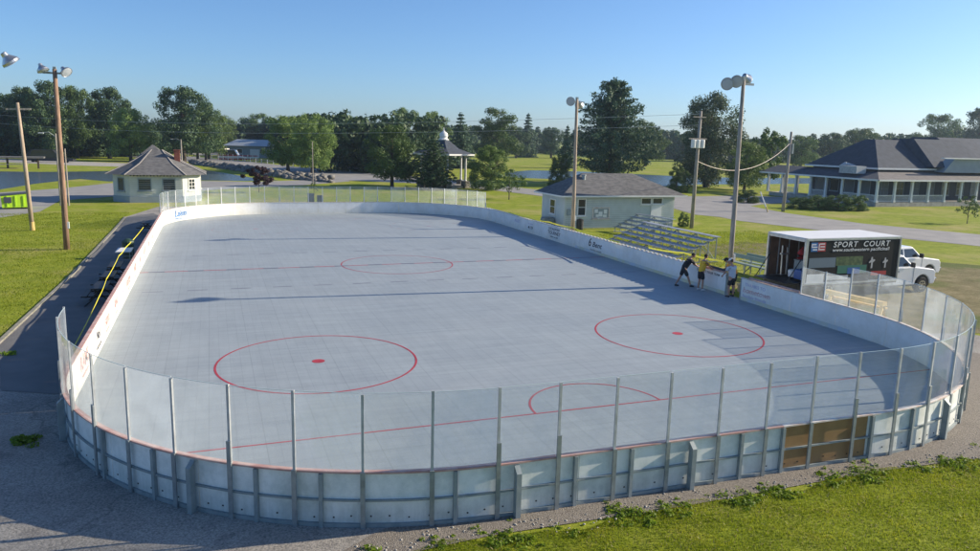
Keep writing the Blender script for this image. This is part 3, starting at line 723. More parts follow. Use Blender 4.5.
ptree('sapling', 967, 223, 194, 20, 'small round headed young tree on the clubhouse lawn by the street', cat='sapling', name='young_tree')
ptree('round', 683, 226, 211, 12, 'small round bush at the base of the pole with the electrical box', cat='shrub', name='bush')
# low hedge in front of the clubhouse side porch
for (px, yb, yt, wp, lb) in ((800, 208, 196, 26, 'leftmost dark foundation bush under the clubhouse side porch'), (818, 209, 194, 28, 'dark foundation bush second from the left along the clubhouse porch'), (838, 210, 193, 30, 'dark foundation bush third from the left along the clubhouse porch'), (858, 210, 194, 26, 'dark foundation bush against the clubhouse porch corner'), (748, 202, 189, 30, 'dark low bush left of the leaning street pole')):
    ptree('round', px, yb, yt, wp, lb, cat='shrub', name='foundation_bush', group='bushes along the clubhouse porch')
# far wood: one mass
def wood(name, pts, label, m_, per=260, size=.9, seed=5, depth=14):
    """pts: list of (px, base y, top y)"""
    rng = np.random.default_rng(seed); C = []; R_ = []
    for (x0, yb0, yt0), (x1, yb1, yt1) in zip(pts[:-1], pts[1:]):
        b0, b1 = np.array(at(x0, yb0)), np.array(at(x1, yb1)); h0, h1 = rise(b0, x0, yt0), rise(b1, x1, yt1)
        L_ = np.linalg.norm(b1-b0); n = max(3, int(L_/.8))
        dirn = (b1-b0)/L_; nrm = np.array([-dirn[1], dirn[0]])
        if nrm @ (b0-CAM[:2]) < 0: nrm = -nrm
        for i in range(n):
            t = rng.random(); bb = b0+(b1-b0)*t+nrm*rng.random()*depth; h = (h0+(h1-h0)*t)*rng.uniform(.80, 1.02)
            cw = rng.uniform(2.6, 4.2)
            for z in np.arange(1.0, h-.6, 1.6):
                k_ = 1-.35*(z/h)**4
                C.append((bb[0]+rng.normal()*cw*.5*k_, bb[1]+rng.normal()*cw*.5*k_, z+ZG)); R_.append(cw*.55*k_*rng.uniform(.7, 1.1))
    C, R_ = np.array(C), np.array(R_); n = min(per*len(C)//5, 140000)
    V = leaf_cloud(C, R_, n, size, rng); me = raw_mesh(name, V, quads(len(V)//4), M[m_]); o = bpy.data.objects.new(name, me); COL.objects.link(o)
    o['kind'] = 'stuff'; o['label'] = label; o['category'] = 'wood'; return o
wood('far_wood', [(-90, 157, 104), (0, 157, 108), (60, 157, 110), (140, 156, 126), (215, 151.5, 120), (285, 153.5, 114), (315, 163, 113)], 'distant woodland behind the lake on the left', 'leaf_dark', seed=3, size=1.2)
wood('dark_wood', [(318, 170, 113), (345, 172, 110), (400, 174, 112), (450, 170, 114)], 'dark shaded wood behind the causeway road left of the gazebo', 'leaf_dark', seed=4, size=.9)
wood('meadow_wood', [(440, 155, 122), (500, 153, 126), (560, 153, 128), (640, 158, 126), (690, 160, 130)], 'woodland along the far side of the meadow', 'leaf_dark', seed=6, size=1.4)
wood('clubhouse_wood', [(690, 162, 132), (760, 163, 136), (800, 163, 137), (860, 164, 132), (940, 165, 132), (1060, 168, 124)], 'woodland behind the clubhouse', 'leaf_dark', seed=7, size=1.3)

# ------------------------------------------------------------------ poles, floodlights, wires
def floodlight(parent, loc, aim, r=.34):
    q = Vector(aim).normalized().to_track_quat('Z', 'Y').to_matrix().to_4x4(); Mx = Matrix.Translation(Vector(loc)) @ q
    f = MB().lathe([(.06, -.42), (.10, -.40), (.12, -.28), (.17, -.22), (.30, -.08), (r, .0), (r+.015, .02), (r-.01, .02), (r-.05, -.02), (.10, -.18)], 22, Mx).build('floodlight', M['alu'], parent, smooth=False)
    MB().lathe([(r-.02, .006), (r-.05, .03), (.02, .05)], 22, Mx).build('lens', mat_lens, f)
    return f
mat_lens = mat('frosted_lamp_glass', (.42, .46, .50), .25, spec=.7)
def light_pole(name, label, base, h, m_, lamps, lean=(0, 0), r=.15, arm=1.2, armdir=(1, 0), lr=.31):
    t = thing(name, label, 'light pole', (base[0], base[1], ZG))
    top = Vector((lean[0], lean[1], h))
    MB().tube([(0, 0, -.1), top*.33+Vector((.02, 0, 0)), top*.66, top], [r, r*.9, r*.8, r*.66], 12).build('pole', M[m_], t, smooth=True)
    d = Vector((armdir[0], armdir[1], 0)).normalized()
    MB().bar(top-d*arm/2+Vector((0, 0, -.22)), top+d*arm/2+Vector((0, 0, -.22)), .09, .1).build('crossarm', M['galv'], t)
    b = MB()
    for (l, a) in lamps: b.tube([top+Vector((0, 0, -.22)), top+Vector(l)*.8+Vector((0, 0, -.05))], .025, 6)
    b.box(top+Vector((0, 0, .02)), (.16, .16, .22)); b.build('bracket', M['frame'], t)
    for (l, a) in lamps: floodlight(t, top+Vector(l), a, lr)
    # conduit box and wire staples
    MB().box(top*.14+Vector((.16, -.05, 0)), (.12, .12, .38)).build('meter_box', M['white'], t)
    return t
light_pole('light_pole', 'grey wooden light pole between the two groups of workers and the truck, two round floodlights', (14.9, -9.4), 10.15, 'wood_grey', [((-1.05, -.15, -.28), (-.55, -.75, -.22)), ((-.55, -.2, -.15), (-.35, -.85, -.3)), ((.38, .3, .0), (.7, .5, -.55))], lean=(-.12, 0), lr=.28, r=.13)
light_pole('light_pole', 'tan wooden light pole standing between the rink and the pale green house', (15.5, 9.5), 10.0, 'wood', [((-.62, -.25, -.2), (-.6, -.75, -.2)), ((.35, .3, -.4), (.4, .8, -.5))], lean=(-.12, 0))
light_pole('light_pole', 'reddish wooden pole left of the rink with two bowl floodlights', (-17.6, 9.2), 10.25, 'wood_red', [((-.55, -.1, -.12), (.35, -.15, -.8)), ((.6, -.1, -.15), (.55, -.5, -.6))], lean=(.08, 0), r=.17)
t_ = light_pole('light_pole', 'light pole just outside the left edge of the view, only its lamps showing', (-17.6, -9.3), 10.0, 'wood_red', [((1.0, .5, -.5), (.6, -.3, -.75)), ((1.55, 1.3, -.75), (.5, .2, -.75))], r=.16)
# plain wooden pole with crossarm
b0 = (-21.2, 18.9)
t = thing('utility_pole', 'light brown leaning pole with a short crossarm on the left lawn, no lamps', 'utility pole', (b0[0], b0[1], ZG))
MB().tube([(0, 0, -.1), (-.1, 0, 4), (-.25, 0, 8.6)], [.15, .13, .1], 12).build('pole', M['wood'], t, smooth=True)
MB().bar((-.95, 0, 8.15), (.5, 0, 8.2), .1, .12).build('crossarm', M['wood_grey'], t)
MB().lathe([(.16, -.1), (.155, .6)], 12).build('base_sleeve', M['timber'], t)
# pole with electrical box
b0 = (28.6, 13.2); hp = rise(b0, 690, 110)
p690 = thing('utility_pole', 'tall grey utility pole with a boxy grey transformer bank beside the street', 'utility pole', (b0[0], b0[1], ZG))
MB().tube([(0, 0, -.1), (.02, 0, 5), (.08, 0, hp)], [.17, .14, .11], 12).build('pole', M['wood_grey'], p690, smooth=True)
zb = rise(b0, 690, 143)
for dx in (-.62, -.2, .25):
    MB().lathe([(.05, .36), (.19, .33), (.2, .30), (.2, -.3), (.17, -.34)], 14, Matrix.Translation((dx, -.28, zb))).build('transformer', M['white'], p690)
MB().bar((-1.0, -.12, zb+.42), (.75, -.12, zb+.42), .1, .1).build('crossarm', M['wood_grey'], p690)
MB().bar((-.7, -.12, hp-.5), (.5, -.12, hp-.5), .09, .09).build('crossarm', M['wood_grey'], p690)
# leaning street pole
b0 = at(783, 211); hq = rise(b0, 786, 131)
p783 = thing('utility_pole', 'weathered leaning utility pole across the street in front of the clubhouse', 'utility pole', (b0[0], b0[1], ZG))
MB().tube([(0, 0, -.1), (.05, 0, 4), (.12, 0, hq)], [.19, .16, .12], 12).build('pole', M['wood_grey'], p783, smooth=True)
MB().box((.42, -.05, hq-1.8), (.22, .2, 1.1)).build('fuse_box', M['frame'], p783)
MB().bar((.12, 0, hq-1.3), (.45, 0, hq-1.3), .05).build('bracket', M['frame'], p783)
b0 = at(768, 214)
b1 = at(768, 212)
gp_ = thing('guy_marker', 'short slanting white and yellow marker post on the clubhouse lawn edge', 'marker post', (b1[0], b1[1], ZG))
MB().tube([(0, 0, -.05), (-.9, .4, 2.2)], .06, 8).build('post', M['white'], gp_)
MB().tube([(-.02, .01, .05), (-.25, .11, .62)], .075, 8).build('sleeve', M['timber'], gp_)
def street_light(px, yb, yt, label, arm, rad=.07):
    b0 = at(px, yb); h = rise(b0, px, yt)
    t = thing('street_light', label, 'street light', (b0[0], b0[1], ZG))
    MB().tube([(0, 0, -.05), (0, 0, h)], [rad*1.3, rad*.9], 10).build('pole', M['wood_grey'], t)
    if arm:
        MB().tube([(0, 0, h-.3), (arm*.5, -.1, h+.12), (arm, -.15, h+.05)], .035, 8).build('arm', M['galv'], t)
        MB().box((arm*1.12, -.16, h+.02), (.45, .22, .12)).build('lamp_head', M['alu_dull'], t, bevel=.03)
    return t
street_light(61, 205, 133, 'slim grey street light on the lawn right of the lime dumpster', -1.0)
street_light(182, 164, 139, 'small street light at the lake end right of the octagonal hut roof', -1.6, .14)
street_light(313, 183, 141, 'thin bare pole behind the middle of the far glass', 0, .06)
street_light(69, 205, 148, 'thin post hidden close to the reddish floodlight pole', 0, .06)
def wire(name, a, b_, sag, label, m_, r=.02, n=24):
    a, b_ = Vector(a), Vector(b_); pts = [a.lerp(b_, i/n)-Vector((0, 0, sag*4*(i/n)*(1-i/n))) for i in range(n+1)]
    o = MB().tube(pts, r, 5).build(name, m_); return tag(o, label, 'cable')
A = at(690, 225); B = at(783, 211)
wire('service_cable', (28.6, 13.2, rise(A, 690, 160)), (B[0]+.1, B[1], rise(B, 785, 143)), 1.7, 'pale sagging cable between the transformer pole and the leaning street pole', M['cap_white'], .024)
wire('power_line', (28.7, 13.2, hp-.3), (-80, 175, 12), 2.5, 'thin upper power line running left from the transformer pole across the wood', M['alu_dull'], .013, 40)
wire('power_line', (28.7, 13.2, hp-1.2), (-80, 172, 10.2), 2.5, 'thin lower power line running left from the transformer pole across the wood', M['alu_dull'], .013, 40)

# ------------------------------------------------------------------ octagonal hut
hx, hy = -14.6, 44.6
hut = thing('octagonal_hut', 'small cream octagonal hut with a grey hipped roof and a red brick chimney', 'hut', (hx, hy, ZG))
def octa(a, c): return [(-a+c, -a), (a-c, -a), (a, -a+c), (a, a-c), (a-c, a), (-a+c, a), (-a, a-c), (-a, -a+c)]
HA, HC = 4.0, 1.6
MB().prism(octa(HA, HC), 0.0, 2.75).build('wall', M['cream'], hut)
MB().prism(octa(HA+.07, HC+.03), 0.0, .62).build('plinth', M['greyblue'], hut)
b = MB()
n = 12
for i in range(n): b.box((0, -HA-.012, .75+i*.165), (2*(HA-HC)-.05, .02, .012))
b.build('siding', M['white'], hut)
ro = octa(HA+.62, HC+.25); apex = [(-.5, 0, 5.0), (.7, .6, 5.0)]
b = MB(); vs = [(x, y, 2.72) for x, y in ro]+[(x*.55, y*.55, 3.75) for x, y in ro]+[(-.55, 0, 5.05), (.45, 0, 5.05)]
fs = [(i, (i+1) % 8, 8+(i+1) % 8, 8+i) for i in range(8)]
for i in range(8):
    j = (i+1) % 8; ai = 16 if vs[8+i][0] < 0 else 17; aj = 16 if vs[8+j][0] < 0 else 17
    fs.append((8+i, 8+j, ai) if ai == aj else (8+i, 8+j, aj, ai))
fs.append(tuple(range(8))[::-1]); b.add(vs, fs)
rf = b.build('roof', M['roof_grey'], hut)
b = MB()
for i in range(8):
    a_, c_ = Vector(vs[i]), Vector(vs[8+i]); ap = Vector(vs[16 if vs[i][0] < 0 else 17])
    b.bar(a_+Vector((0, 0, .03)), c_+Vector((0, 0, .03)), .12, .05); b.bar(c_+Vector((0, 0, .03)), ap+Vector((0, 0, .03)), .12, .05)
b.build('hip_cap', mat('light_hip_shingle', (.30, .28, .26), .9), rf)
b = MB(); b.lathe([(2.0, 4.35), (.05, 5.55)], 4, Matrix.Translation((-.5, 1.5, 0)) @ Matrix.Rotation(math.pi/4, 4, 'Z')); b.build('roof_lantern', M['roof_grey'], rf)
b = MB(); b.box((1.9, -1.2, 4.3), (.55, .55, 1.5)); b.box((1.9, -1.2, 5.08), (.64, .64, .1)); b.build('chimney', M['brick'], rf)
b = MB()
for i in range(16):
    b.box((-HA+HC+.15+i*(2*(HA-HC)-.3)/15, -HA-.3, 2.66), (.06, .55, .12))
b.build('rafter_tails', M['black'], rf)
def window(parent, c, w_, h_, rz, frame=M['white'], bars=(1, 1), pane=None, d=.05):
    """c: middle of the window on the wall plane; rz: wall's outward normal is -Y rotated by rz"""
    R = Matrix.Rotation(rz, 3, 'Z'); C = Vector(c)
    def L(x, y, z): return C+R @ Vector((x, y, z))
    b = MB(); t_ = .08
    for x in (-w_/2, w_/2): b.box(L(x, -d/2-.004, 0), (t_, d, h_+t_), rz=rz)
    for z in (-h_/2, h_/2): b.box(L(0, -d/2-.007, z), (w_-t_, d, t_), rz=rz)
    b.box(L(0, -d-.01, -h_/2-t_), (w_+.25, .14, .05), rz=rz)
    for i in range(1, bars[0]): b.box(L(-w_/2+w_*i/bars[0], -.032, 0), (.035, .03, h_-t_), rz=rz)
    for i in range(1, bars[1]): b.box(L(0, -.034, -h_/2+h_*i/bars[1]), (w_-t_, .035, .04), rz=rz)
    f = b.build('window', frame, parent)
    MB().box(L(0, -.008, 0), (w_-t_*.9, .018, h_-t_*.9), rz=rz).build('pane', pane or M['window'], f); return f
window(hut, (-1.05, -HA, 1.75), 1.15, 1.15, 0, bars=(1, 2), frame=M['greyblue']); window(hut, (1.15, -HA, 1.75), 1.15, 1.15, 0, bars=(1, 2), frame=M['greyblue'])
window(hut, (-HA+.8, -HA+.8, 1.75), .85, 1.25, -math.pi/4, frame=M['greyblue']); window(hut, (HA, .2, 1.7), .95, 1.1, math.pi/2, bars=(2, 3)); window(hut, (HA-.8, -HA+.8, 1.75), .8, 1.1, math.pi/4, bars=(2, 3))

# ------------------------------------------------------------------ pale green house beside the rink
house = thing('green_house', 'low pale green house with a grey hipped roof behind the right-hand boards', 'house', (17.2, 14.5, ZG))
HWd, HDp = 10.4, 4.4
MB().box((HWd/2, HDp/2, 1.36), (HWd, HDp, 2.72)).build('wall', M['green_paint'], house)
b = MB()
for i in range(15): b.box((HWd/2, -.008, .25+i*.165), (HWd-.3, .016, .014))
b.build('siding', mat('green_siding_edge', (.28, .35, .30), .8), house)
b = MB(); ov = .55
vs = [(-ov, -ov, 2.68), (HWd+ov+.35, -ov, 2.68), (HWd+ov+.35, HDp+ov, 2.68), (-ov, HDp+ov, 2.68), (2.6, HDp/2, 4.4), (HWd-3.0, HDp/2, 4.4)]
b.add(vs, [(0, 1, 5, 4), (1, 2, 5), (2, 3, 4, 5), (3, 0, 4), (3, 2, 1, 0)])
rf = b.build('roof', M['roof_grey'], house)
b = MB(); b.box((HWd/2+.17, -ov, 2.64), (HWd+2*ov+.37, .05, .12)); b.box((-ov, HDp/2, 2.64), (.05, HDp+2*ov-.06, .12)); b.build('fascia', M['white'], rf)
b = MB(); b.lathe([(.16, 4.0), (.16, 4.5), (.2, 4.52), (.2, 4.6)], 12, Matrix.Translation((2.4, 1.5, -.3))); b.build('roof_vent', M['galv'], rf)
window(house, (1.55, 0, 1.72), .72, 1.35, 0, bars=(1, 2), pane=M['glass_dark']); window(house, (0, 2.2, 1.6), 1.0, 1.2, -math.pi/2, bars=(1, 2))
window(house, (7.6, 0, 2.2), .95, .5, 0); window(house, (8.7, 0, 2.2), .95, .5, 0)
# notice board window with pale papers
f = window(house, (3.35, 0, 1.25), 1.5, .85, 0, frame=M['cap_white'], pane=mat('pale_notice_pane', (.30, .34, .33), .5))
b = MB()
for i, (x, z, w_, h_) in enumerate([(2.9, 1.4, .3, .3), (3.3, 1.15, .35, .4), (3.75, 1.35, .3, .35), (3.0, 1.02, .25, .2), (3.7, 1.0, .35, .2)]): b.box((x, -.04, z), (w_, .01, h_))
b.build('notices', M['white_cloth'], f)
MB().box((.35, -.12, 1.35), (.28, .22, .5)).build('meter_box', M['frame'], house)
b = MB(); b.box((8.6, -.04, 1.0), (1.0, .06, 2.0)); d_ = b.build('door', M['white'], house); MB().lathe([(.03, 0), (.03, .06)], 8, Matrix.Translation((8.25, -.07, 1.0)) @ Matrix.Rotation(math.pi/2, 4, 'X')).build('handle', M['chrome'], d_)
b = MB()
for i in range(14): b.box((7.7+i*.15, -1.0, .5), (.03, .03, .9))
b.box((8.7, -1.0, .96), (2.2, .07, .05)); b.box((8.7, -1.0, .08), (2.2, .05, .05)); b.build('porch_rail', M['white'], house)
bc = MB().lathe([(.25, 0), (.28, .1), (.28, .75), (.3, .8), (.1, .9)], 16).build('trash_can', M['black']); bc.location = (18.2, 13.6, ZG); tag(bc, 'black round trash can against the front of the pale green house', 'trash can')
bc = MB().box((0, 0, .35), (.9, .8, .7)).box((0, 0, .73), (.8, .7, .05)).build('air_conditioner', M['galv'], bevel=.03); bc.location = (16.6, 16.4, ZG); tag(bc, 'grey air conditioning unit by the left side wall of the pale green house', 'air conditioner')

# ------------------------------------------------------------------ clubhouse
cx0, cy0 = 67.0, 29.7
club = thing('clubhouse', 'large clubhouse with dark slate roofs and a white columned porch across the street', 'building', (cx0, cy0, ZG))
PW, PD = 20.5, 19.0          # porch corner at local 0,0; front runs +X, side runs +Y
FL = .55
MB().box((PW/2, 1.5, FL/2), (PW, 3.0, FL)).build('porch_floor', M['concrete'], club)
MB().box((1.5, PD/2+1.5, FL/2-.01), (2.98, PD-3, FL)).build('porch_floor', M['concrete'], club)
MB().box((3+(PW+12)/2, 3+11/2, 2.3), (PW+12, 11, 4.6)).build('wall', M['navy'], club)
b = MB()   # porch roof front + side, mitred
b.add([(-.5, -.5, 3.35), (PW+.3, -.5, 3.35), (PW-1.2, 3.05, 4.35), (3.05, 3.05, 4.35), (-.5, -.5, 3.2), (PW+.3, -.5, 3.2), (PW-1.2, 3.05, 3.9), (3.05, 3.05, 3.9)], [(0, 1, 2, 3), (7, 6, 5, 4), (0, 4, 5, 1), (1, 5, 6, 2), (0, 3, 7, 4), (3, 2, 6, 7)])
b.build('porch_roof', M['roof_tan'], club)
b = MB(); b.add([(-.5, -.49, 3.345), (3.04, 3.04, 4.345), (3.04, PD+2, 4.345), (-.5, PD+2, 3.345), (-.5, -.49, 3.2), (3.04, 3.04, 3.9), (3.04, PD+2, 3.9), (-.5, PD+2, 3.2)], [(0, 1, 2, 3), (7, 6, 5, 4), (0, 4, 5, 1), (1, 5, 6, 2), (2, 6, 7, 3), (3, 7, 4, 0)])
b.build('porch_roof', M['roof_blue'], club)
b = MB(); b.box((PW/2, -.52, 3.27), (PW+.8, .05, .2)); b.box((-.52, PD/2+.7, 3.27), (.05, PD+2.3, .2)); b.build('gutter', M['white'], club)
def column(x, y, parent=club, h=3.2): 
    o = MB().box((x, y, (FL+h)/2), (.26, .26, h-FL)).box((x, y, FL+.12), (.36, .36, .24)).box((x, y, h-.08), (.36, .36, .14)).build('column', M['white'], parent)
for i in range(8): column(.15+i*(PW-.5)/7, .15)
for i in range(1, 8): column(.15, .15+i*2.75)
def rail(p, q, nm='railing'):
    p, q = Vector(p), Vector(q); L_ = (q-p).length; b = MB(); b.bar(p+Vector((0, 0, .85)), q+Vector((0, 0, .85)), .08, .07); b.bar(p+Vector((0, 0, .12)), q+Vector((0, 0, .12)), .06, .06)
    n = int(L_/.16)
    for i in range(1, n): b.box(p.lerp(q, i/n)+Vector((0, 0, .48)), (.035, .035, .68))
    return b.build(nm, M['white'], club)
for i in range(4):
    rail((.3+i*2.857, .15, FL), (2.86+i*2.857, .15, FL))
for i in (0, 1, 3, 5): rail((.15, .3+i*2.75, FL), (.15, 2.75+i*2.75, FL))
blind = mat('drawn_window_blind', (.15, .165, .18), .6)
for i in range(7): window(club, (4.4+i*2.7, 3.0, 2.05), 1.3, 1.7, 0, frame=M['greyblue'], bars=(2, 2), pane=blind if i in (0, 2, 3, 6) else M['window'])
for i in range(4): window(club, (3.0, 4.6+i*2.6, 2.1), 1.5, 1.6, -math.pi/2, frame=M['greyblue'], pane=blind if i in (0, 1, 3, 4) else M['window'])
# main hipped roof
b = MB(); z0, z1 = 4.6, 8.3
b.add([(2.4, 2.4, z0), (12.4, 2.4, z0), (12.4, 15, z0), (2.4, 15, z0), (7.8, 8.4, z1), (13.5, 8.4, z1), (13.5, 10, z1), (7.8, 10, z1)], [(0, 1, 5, 4), (1, 2, 6, 5), (2, 3, 7, 6), (3, 0, 4, 7), (4, 5, 6, 7), (3, 2, 1, 0)])
rf = b.build('roof', M['roof_blue'], club)
b = MB(); b.box((7.4, 2.38, z0-.02), (10.1, .05, .22)); b.box((2.38, 8.7, z0-.02), (.05, 12.5, .22)); b.build('gutter', M['white'], rf)
b = MB(); b.add([(11.0, 1.6, 4.9), (21, 1.6, 4.9), (21, 14, 4.9), (11.0, 14, 4.9), (12.6, 6.5, 8.5), (21, 6.5, 8.5), (21, 10, 8.5), (12.6, 10, 8.5)], [(0, 1, 5, 4), (1, 2, 6, 5), (2, 3, 7, 6), (3, 0, 4, 7), (4, 5, 6, 7), (3, 2, 1, 0)])
b.build('entrance_roof', M['roof_blue'], club)
b = MB(); b.add([(19, 3, 5.6), (36, 3, 5.6), (36, 20, 5.6), (19, 20, 5.6), (21, 10, 8.9), (36, 10, 8.9), (36, 14, 8.9), (21, 14, 8.9)], [(0, 1, 5, 4), (1, 2, 6, 5), (2, 3, 7, 6), (3, 0, 4, 7), (4, 5, 6, 7), (3, 2, 1, 0)])
b.build('far_roof', M['roof_blue'], club)
MB().add([(12.2, 1.2, 4.25), (34, 1.2, 4.25), (34, 1.2, 6.0), (14.0, 1.2, 6.0), (12.2, 2.6, 4.25), (34, 2.6, 4.25), (34, 2.6, 6.0), (14.0, 2.6, 6.0)], [(0, 1, 2, 3), (7, 6, 5, 4), (0, 4, 5, 1), (3, 2, 6, 7), (0, 3, 7, 4), (1, 5, 6, 2)]).build('gable_wall', M['greyblue'], club)
MB().box((22.6, 1.0, 6.08), (22, .5, .14)).build('gable_eave', M['white'], club)
b = MB(); b.box((.9, 5.0, 4.35), (1.6, 2.8, .95))
for i in range(9): b.box((.08, 3.8+i*.3, 4.35), (.03, .05, .85))
u = b.build('rooftop_unit', M['alu_dull'], club)
b = MB(); b.tube([(3.2, 6.4, 4.5), (1.4, 6.8, 5.0), (.9, 7, 4.6)], .28, 10); b.build('vent_duct', M['alu_dull'], club)
b = MB(); b.box((24.5, -2.8, 3.2), (5.5, 3.0, .14), rx=.12)
for x in (22, 27): b.box((x, -4.1, 1.55), (.12, .12, 3.1))
b.build('side_canopy', M['white'], club)
tp = at(835, 0.0+160) if False else None

# ------------------------------------------------------------------ blue grey house beyond the lake
g0 = at(246, 157.5); gk = dist(g0)/FPX
hs = thing('far_house', 'distant blue grey house with a pale metal roof beyond the lake', 'house', (g0[0], g0[1], ZG), 0.36*-1)
W_ = 40*gk; H_ = 12*gk
MB().box((0, 4, H_/2), (W_, 8, H_)).build('wall', M['greyblue'], hs)
b = MB(); b.add([(-W_/2-.6, -.8, H_-.1), (W_/2+.6, -.8, H_-.1), (W_/2+.6, 8.8, H_-.1), (-W_/2-.6, 8.8, H_-.1), (-W_/2+2, 4, H_+6*gk), (W_/2-.2, 4, H_+6*gk)], [(0, 1, 5, 4), (1, 2, 5), (2, 3, 4, 5), (3, 0, 4), (3, 2, 1, 0)]); b.build('roof', mat('pale_metal_roof', (.42, .46, .47), .4, .4), hs)
MB().box((W_*.22, -.04, H_*.36), (2.6, .06, H_*.7)).build('garage_door', M['white'], hs)
for x in (-W_*.35, -W_*.15, W_*.42): window(hs, (x, 0, H_*.55), 1.4, 1.2, 0)
g1 = at(238, 160.5)
fn = thing('red_white_barrier', 'red and white board fence in front of the blue grey house', 'fence', (g1[0], g1[1], ZG), -.36)
for i in range(9): MB().box((-5+i*1.25, 0, .8), (.14, .14, 1.6)).build('post', M['white'], fn)
for z in (.4, .85, 1.3): MB().box((0, .02, z), (10.4, .05, .24)).build('rail', M['red'] if z != .85 else M['white'], fn)
for px, yb, lb, m_, nm in ((213, 157.0, 'dark brown shelter post pair left of the red and white fence', 'bark', 'shelter'),):
    g2 = at(px, yb+2); t = thing('park_shelter', 'small open park shelter left of the red and white fence', 'shelter', (g2[0], g2[1], ZG), -.36)
    for x in (-4, -1, 2.4): MB().box((x, 0, 1.3), (.5, .5, 2.6)).build('post', M['bark'], t)
    MB().box((-.6, .5, 2.75), (8.4, 3.4, .22)).build('roof', M['cap_white'], t)

# ------------------------------------------------------------------ gazebo
gz = at(443, 186.5); gk = dist(gz)/FPX
gaz = thing('gazebo', 'white columned gazebo with a dark hipped roof and pale finial behind the far glass', 'gazebo', (gz[0], gz[1], ZG), .2)
GR = 3.4; eh = rise(gz, 443, 153); ph = rise(gz, 441, 139.5); 
def ngon(r, n=6, a0=.2): return [(r*math.cos(a0+2*math.pi*i/n), r*math.sin(a0+2*math.pi*i/n)) for i in range(n)]
b = MB(); P0 = ngon(GR*1.38); P1 = ngon(GR*.22); b.add([(x, y, eh-.15) for x, y in P0]+[(x, y, eh) for x, y in P0]+[(x*.5, y*.5, (eh+ph)/2-.22) for x, y in P0]+[(x, y, ph) for x, y in P1], [(i, (i+1) % 6, 6+(i+1) % 6, 6+i) for i in range(6)]+[(6+i, 6+(i+1) % 6, 12+(i+1) % 6, 12+i) for i in range(6)]+[(12+i, 12+(i+1) % 6, 18+(i+1) % 6, 18+i) for i in range(6)]+[tuple(range(6))[::-1], tuple(range(18, 24))])
rf = b.build('roof', M['roof_blue'], gaz)
MB().lathe([(.70, ph-.1), (.8, ph+.1), (.62, ph+.18), (.5, ph+.3), (.62, ph+.6), (.55, ph+.95), (.25, ph+1.2), (.08, ph+1.35), (.04, ph+1.8)], 16).build('finial', M['white'], rf)
b = MB(); 
for i in range(6):
    p, q = P0[i], P0[(i+1) % 6]; b.bar((*p, eh-.08), (*q, eh-.08), .08, .22)
b.build('fascia', M['white'], rf)
for (x, y) in ngon(GR): MB().lathe([(.2, .9), (.2, 1.1), (.15, 1.15), (.13, eh-.4), (.2, eh-.25), (.2, eh-.12)], 12, Matrix.Translation((x, y, 0))).build('column', M['white'], gaz)
for (x, y) in ngon(GR): MB().box((x, y, .5), (.9, .9, 1.0), rz=.2).build('pier', M['stone'], gaz)
MB().prism(ngon(GR*1.05), 0, .35).build('floor', M['concrete'], gaz)
b = MB(); Q = ngon(GR)
for i in range(6):
    if i == 4: continue
    b.bar((*Q[i], .95), (*Q[(i+1) % 6], .95), .1, .1)
b.build('railing', M['white'], gaz)

# ------------------------------------------------------------------ riprap bank, guard rail along causeway
rng = np.random.default_rng(11)
rp = [(190, 163), (215, 166), (250, 171.5), (290, 177), (332, 180.5)]; V = []; F = []
base = MB()
ico = bmesh.new(); bmesh.ops.create_icosphere(ico, subdivisions=1, radius=1); iv = np.array([v.co[:] for v in ico.verts]); ifc = np.array([[v.index for v in f.verts] for f in ico.faces]); ico.free()
for (a_, c_) in zip(rp[:-1], rp[1:]):
    A = np.array(at(*a_)); B = np.array(at(*c_)); L_ = np.linalg.norm(B-A)
    for i in range(int(L_*4.5)):
        p = A+(B-A)*rng.random(); off = rng.random(); dn = (np.array(CAM[:2])-p); dn /= np.linalg.norm(dn); p = p+dn*off*5
        s_ = rng.uniform(.3, .75); vv = iv*(1+rng.normal(size=iv.shape)*.16)*s_*np.array([1, 1, .7]); F.append(ifc+len(V)*len(iv)); V.append(vv+np.array([p[0], p[1], ZG+.75*(1-off)]))
me = raw_mesh('riprap', np.concatenate(V), np.concatenate(F), M['stone']); o = bpy.data.objects.new('riprap_bank', me); COL.objects.link(o); o['kind'] = 'stuff'
gr = thing('guard_rail', 'long low rail on pale posts along the causeway road beyond the lake', 'guard rail')
GP = [(188, 156.5), (245, 161), (300, 167), (350, 171), (410, 176)]; n_ = 0
b = MB()
for (a_, c_) in zip(GP[:-1], GP[1:]):
    A = np.array(at(*a_)); B = np.array(at(*c_)); m_ = max(2, int(np.linalg.norm(B-A)/3.6))
    b.bar((*A, .62), (*B, .62), .06, .14)
    for i in range(m_):
        p = A+(B-A)*i/m_; MB().box((p[0], p[1], .4), (.16, .16, 1.0)).build('post', M['white'], gr)
b.build('rail', M['wood_grey'], gr)
# low rail on the far left bank
g3 = at(8, 168); t = thing('picnic_shelter', 'small low picnic shelter on the far left bank of the lake', 'shelter', (g3[0], g3[1], ZG), .1)
for x in (-4.5, 0, 4.5): MB().box((x, 0, .9), (.3, .3, 1.8)).build('post', M['bark'], t)
MB().box((0, 0, 1.9), (11, 3, .25)).build('roof', M['roof_grey'], t)
MB().box((0, 0, .7), (6, .7, .1)).build('table', M['cap_white'], t)
# far posts of the open pavilion end
for i in range(2, 8):
    if .15+i*2.75 > 13: MB().box((3.0, .15+i*2.75, 1.9), (.2, .2, 3.6)).build('column', M['white'], club)

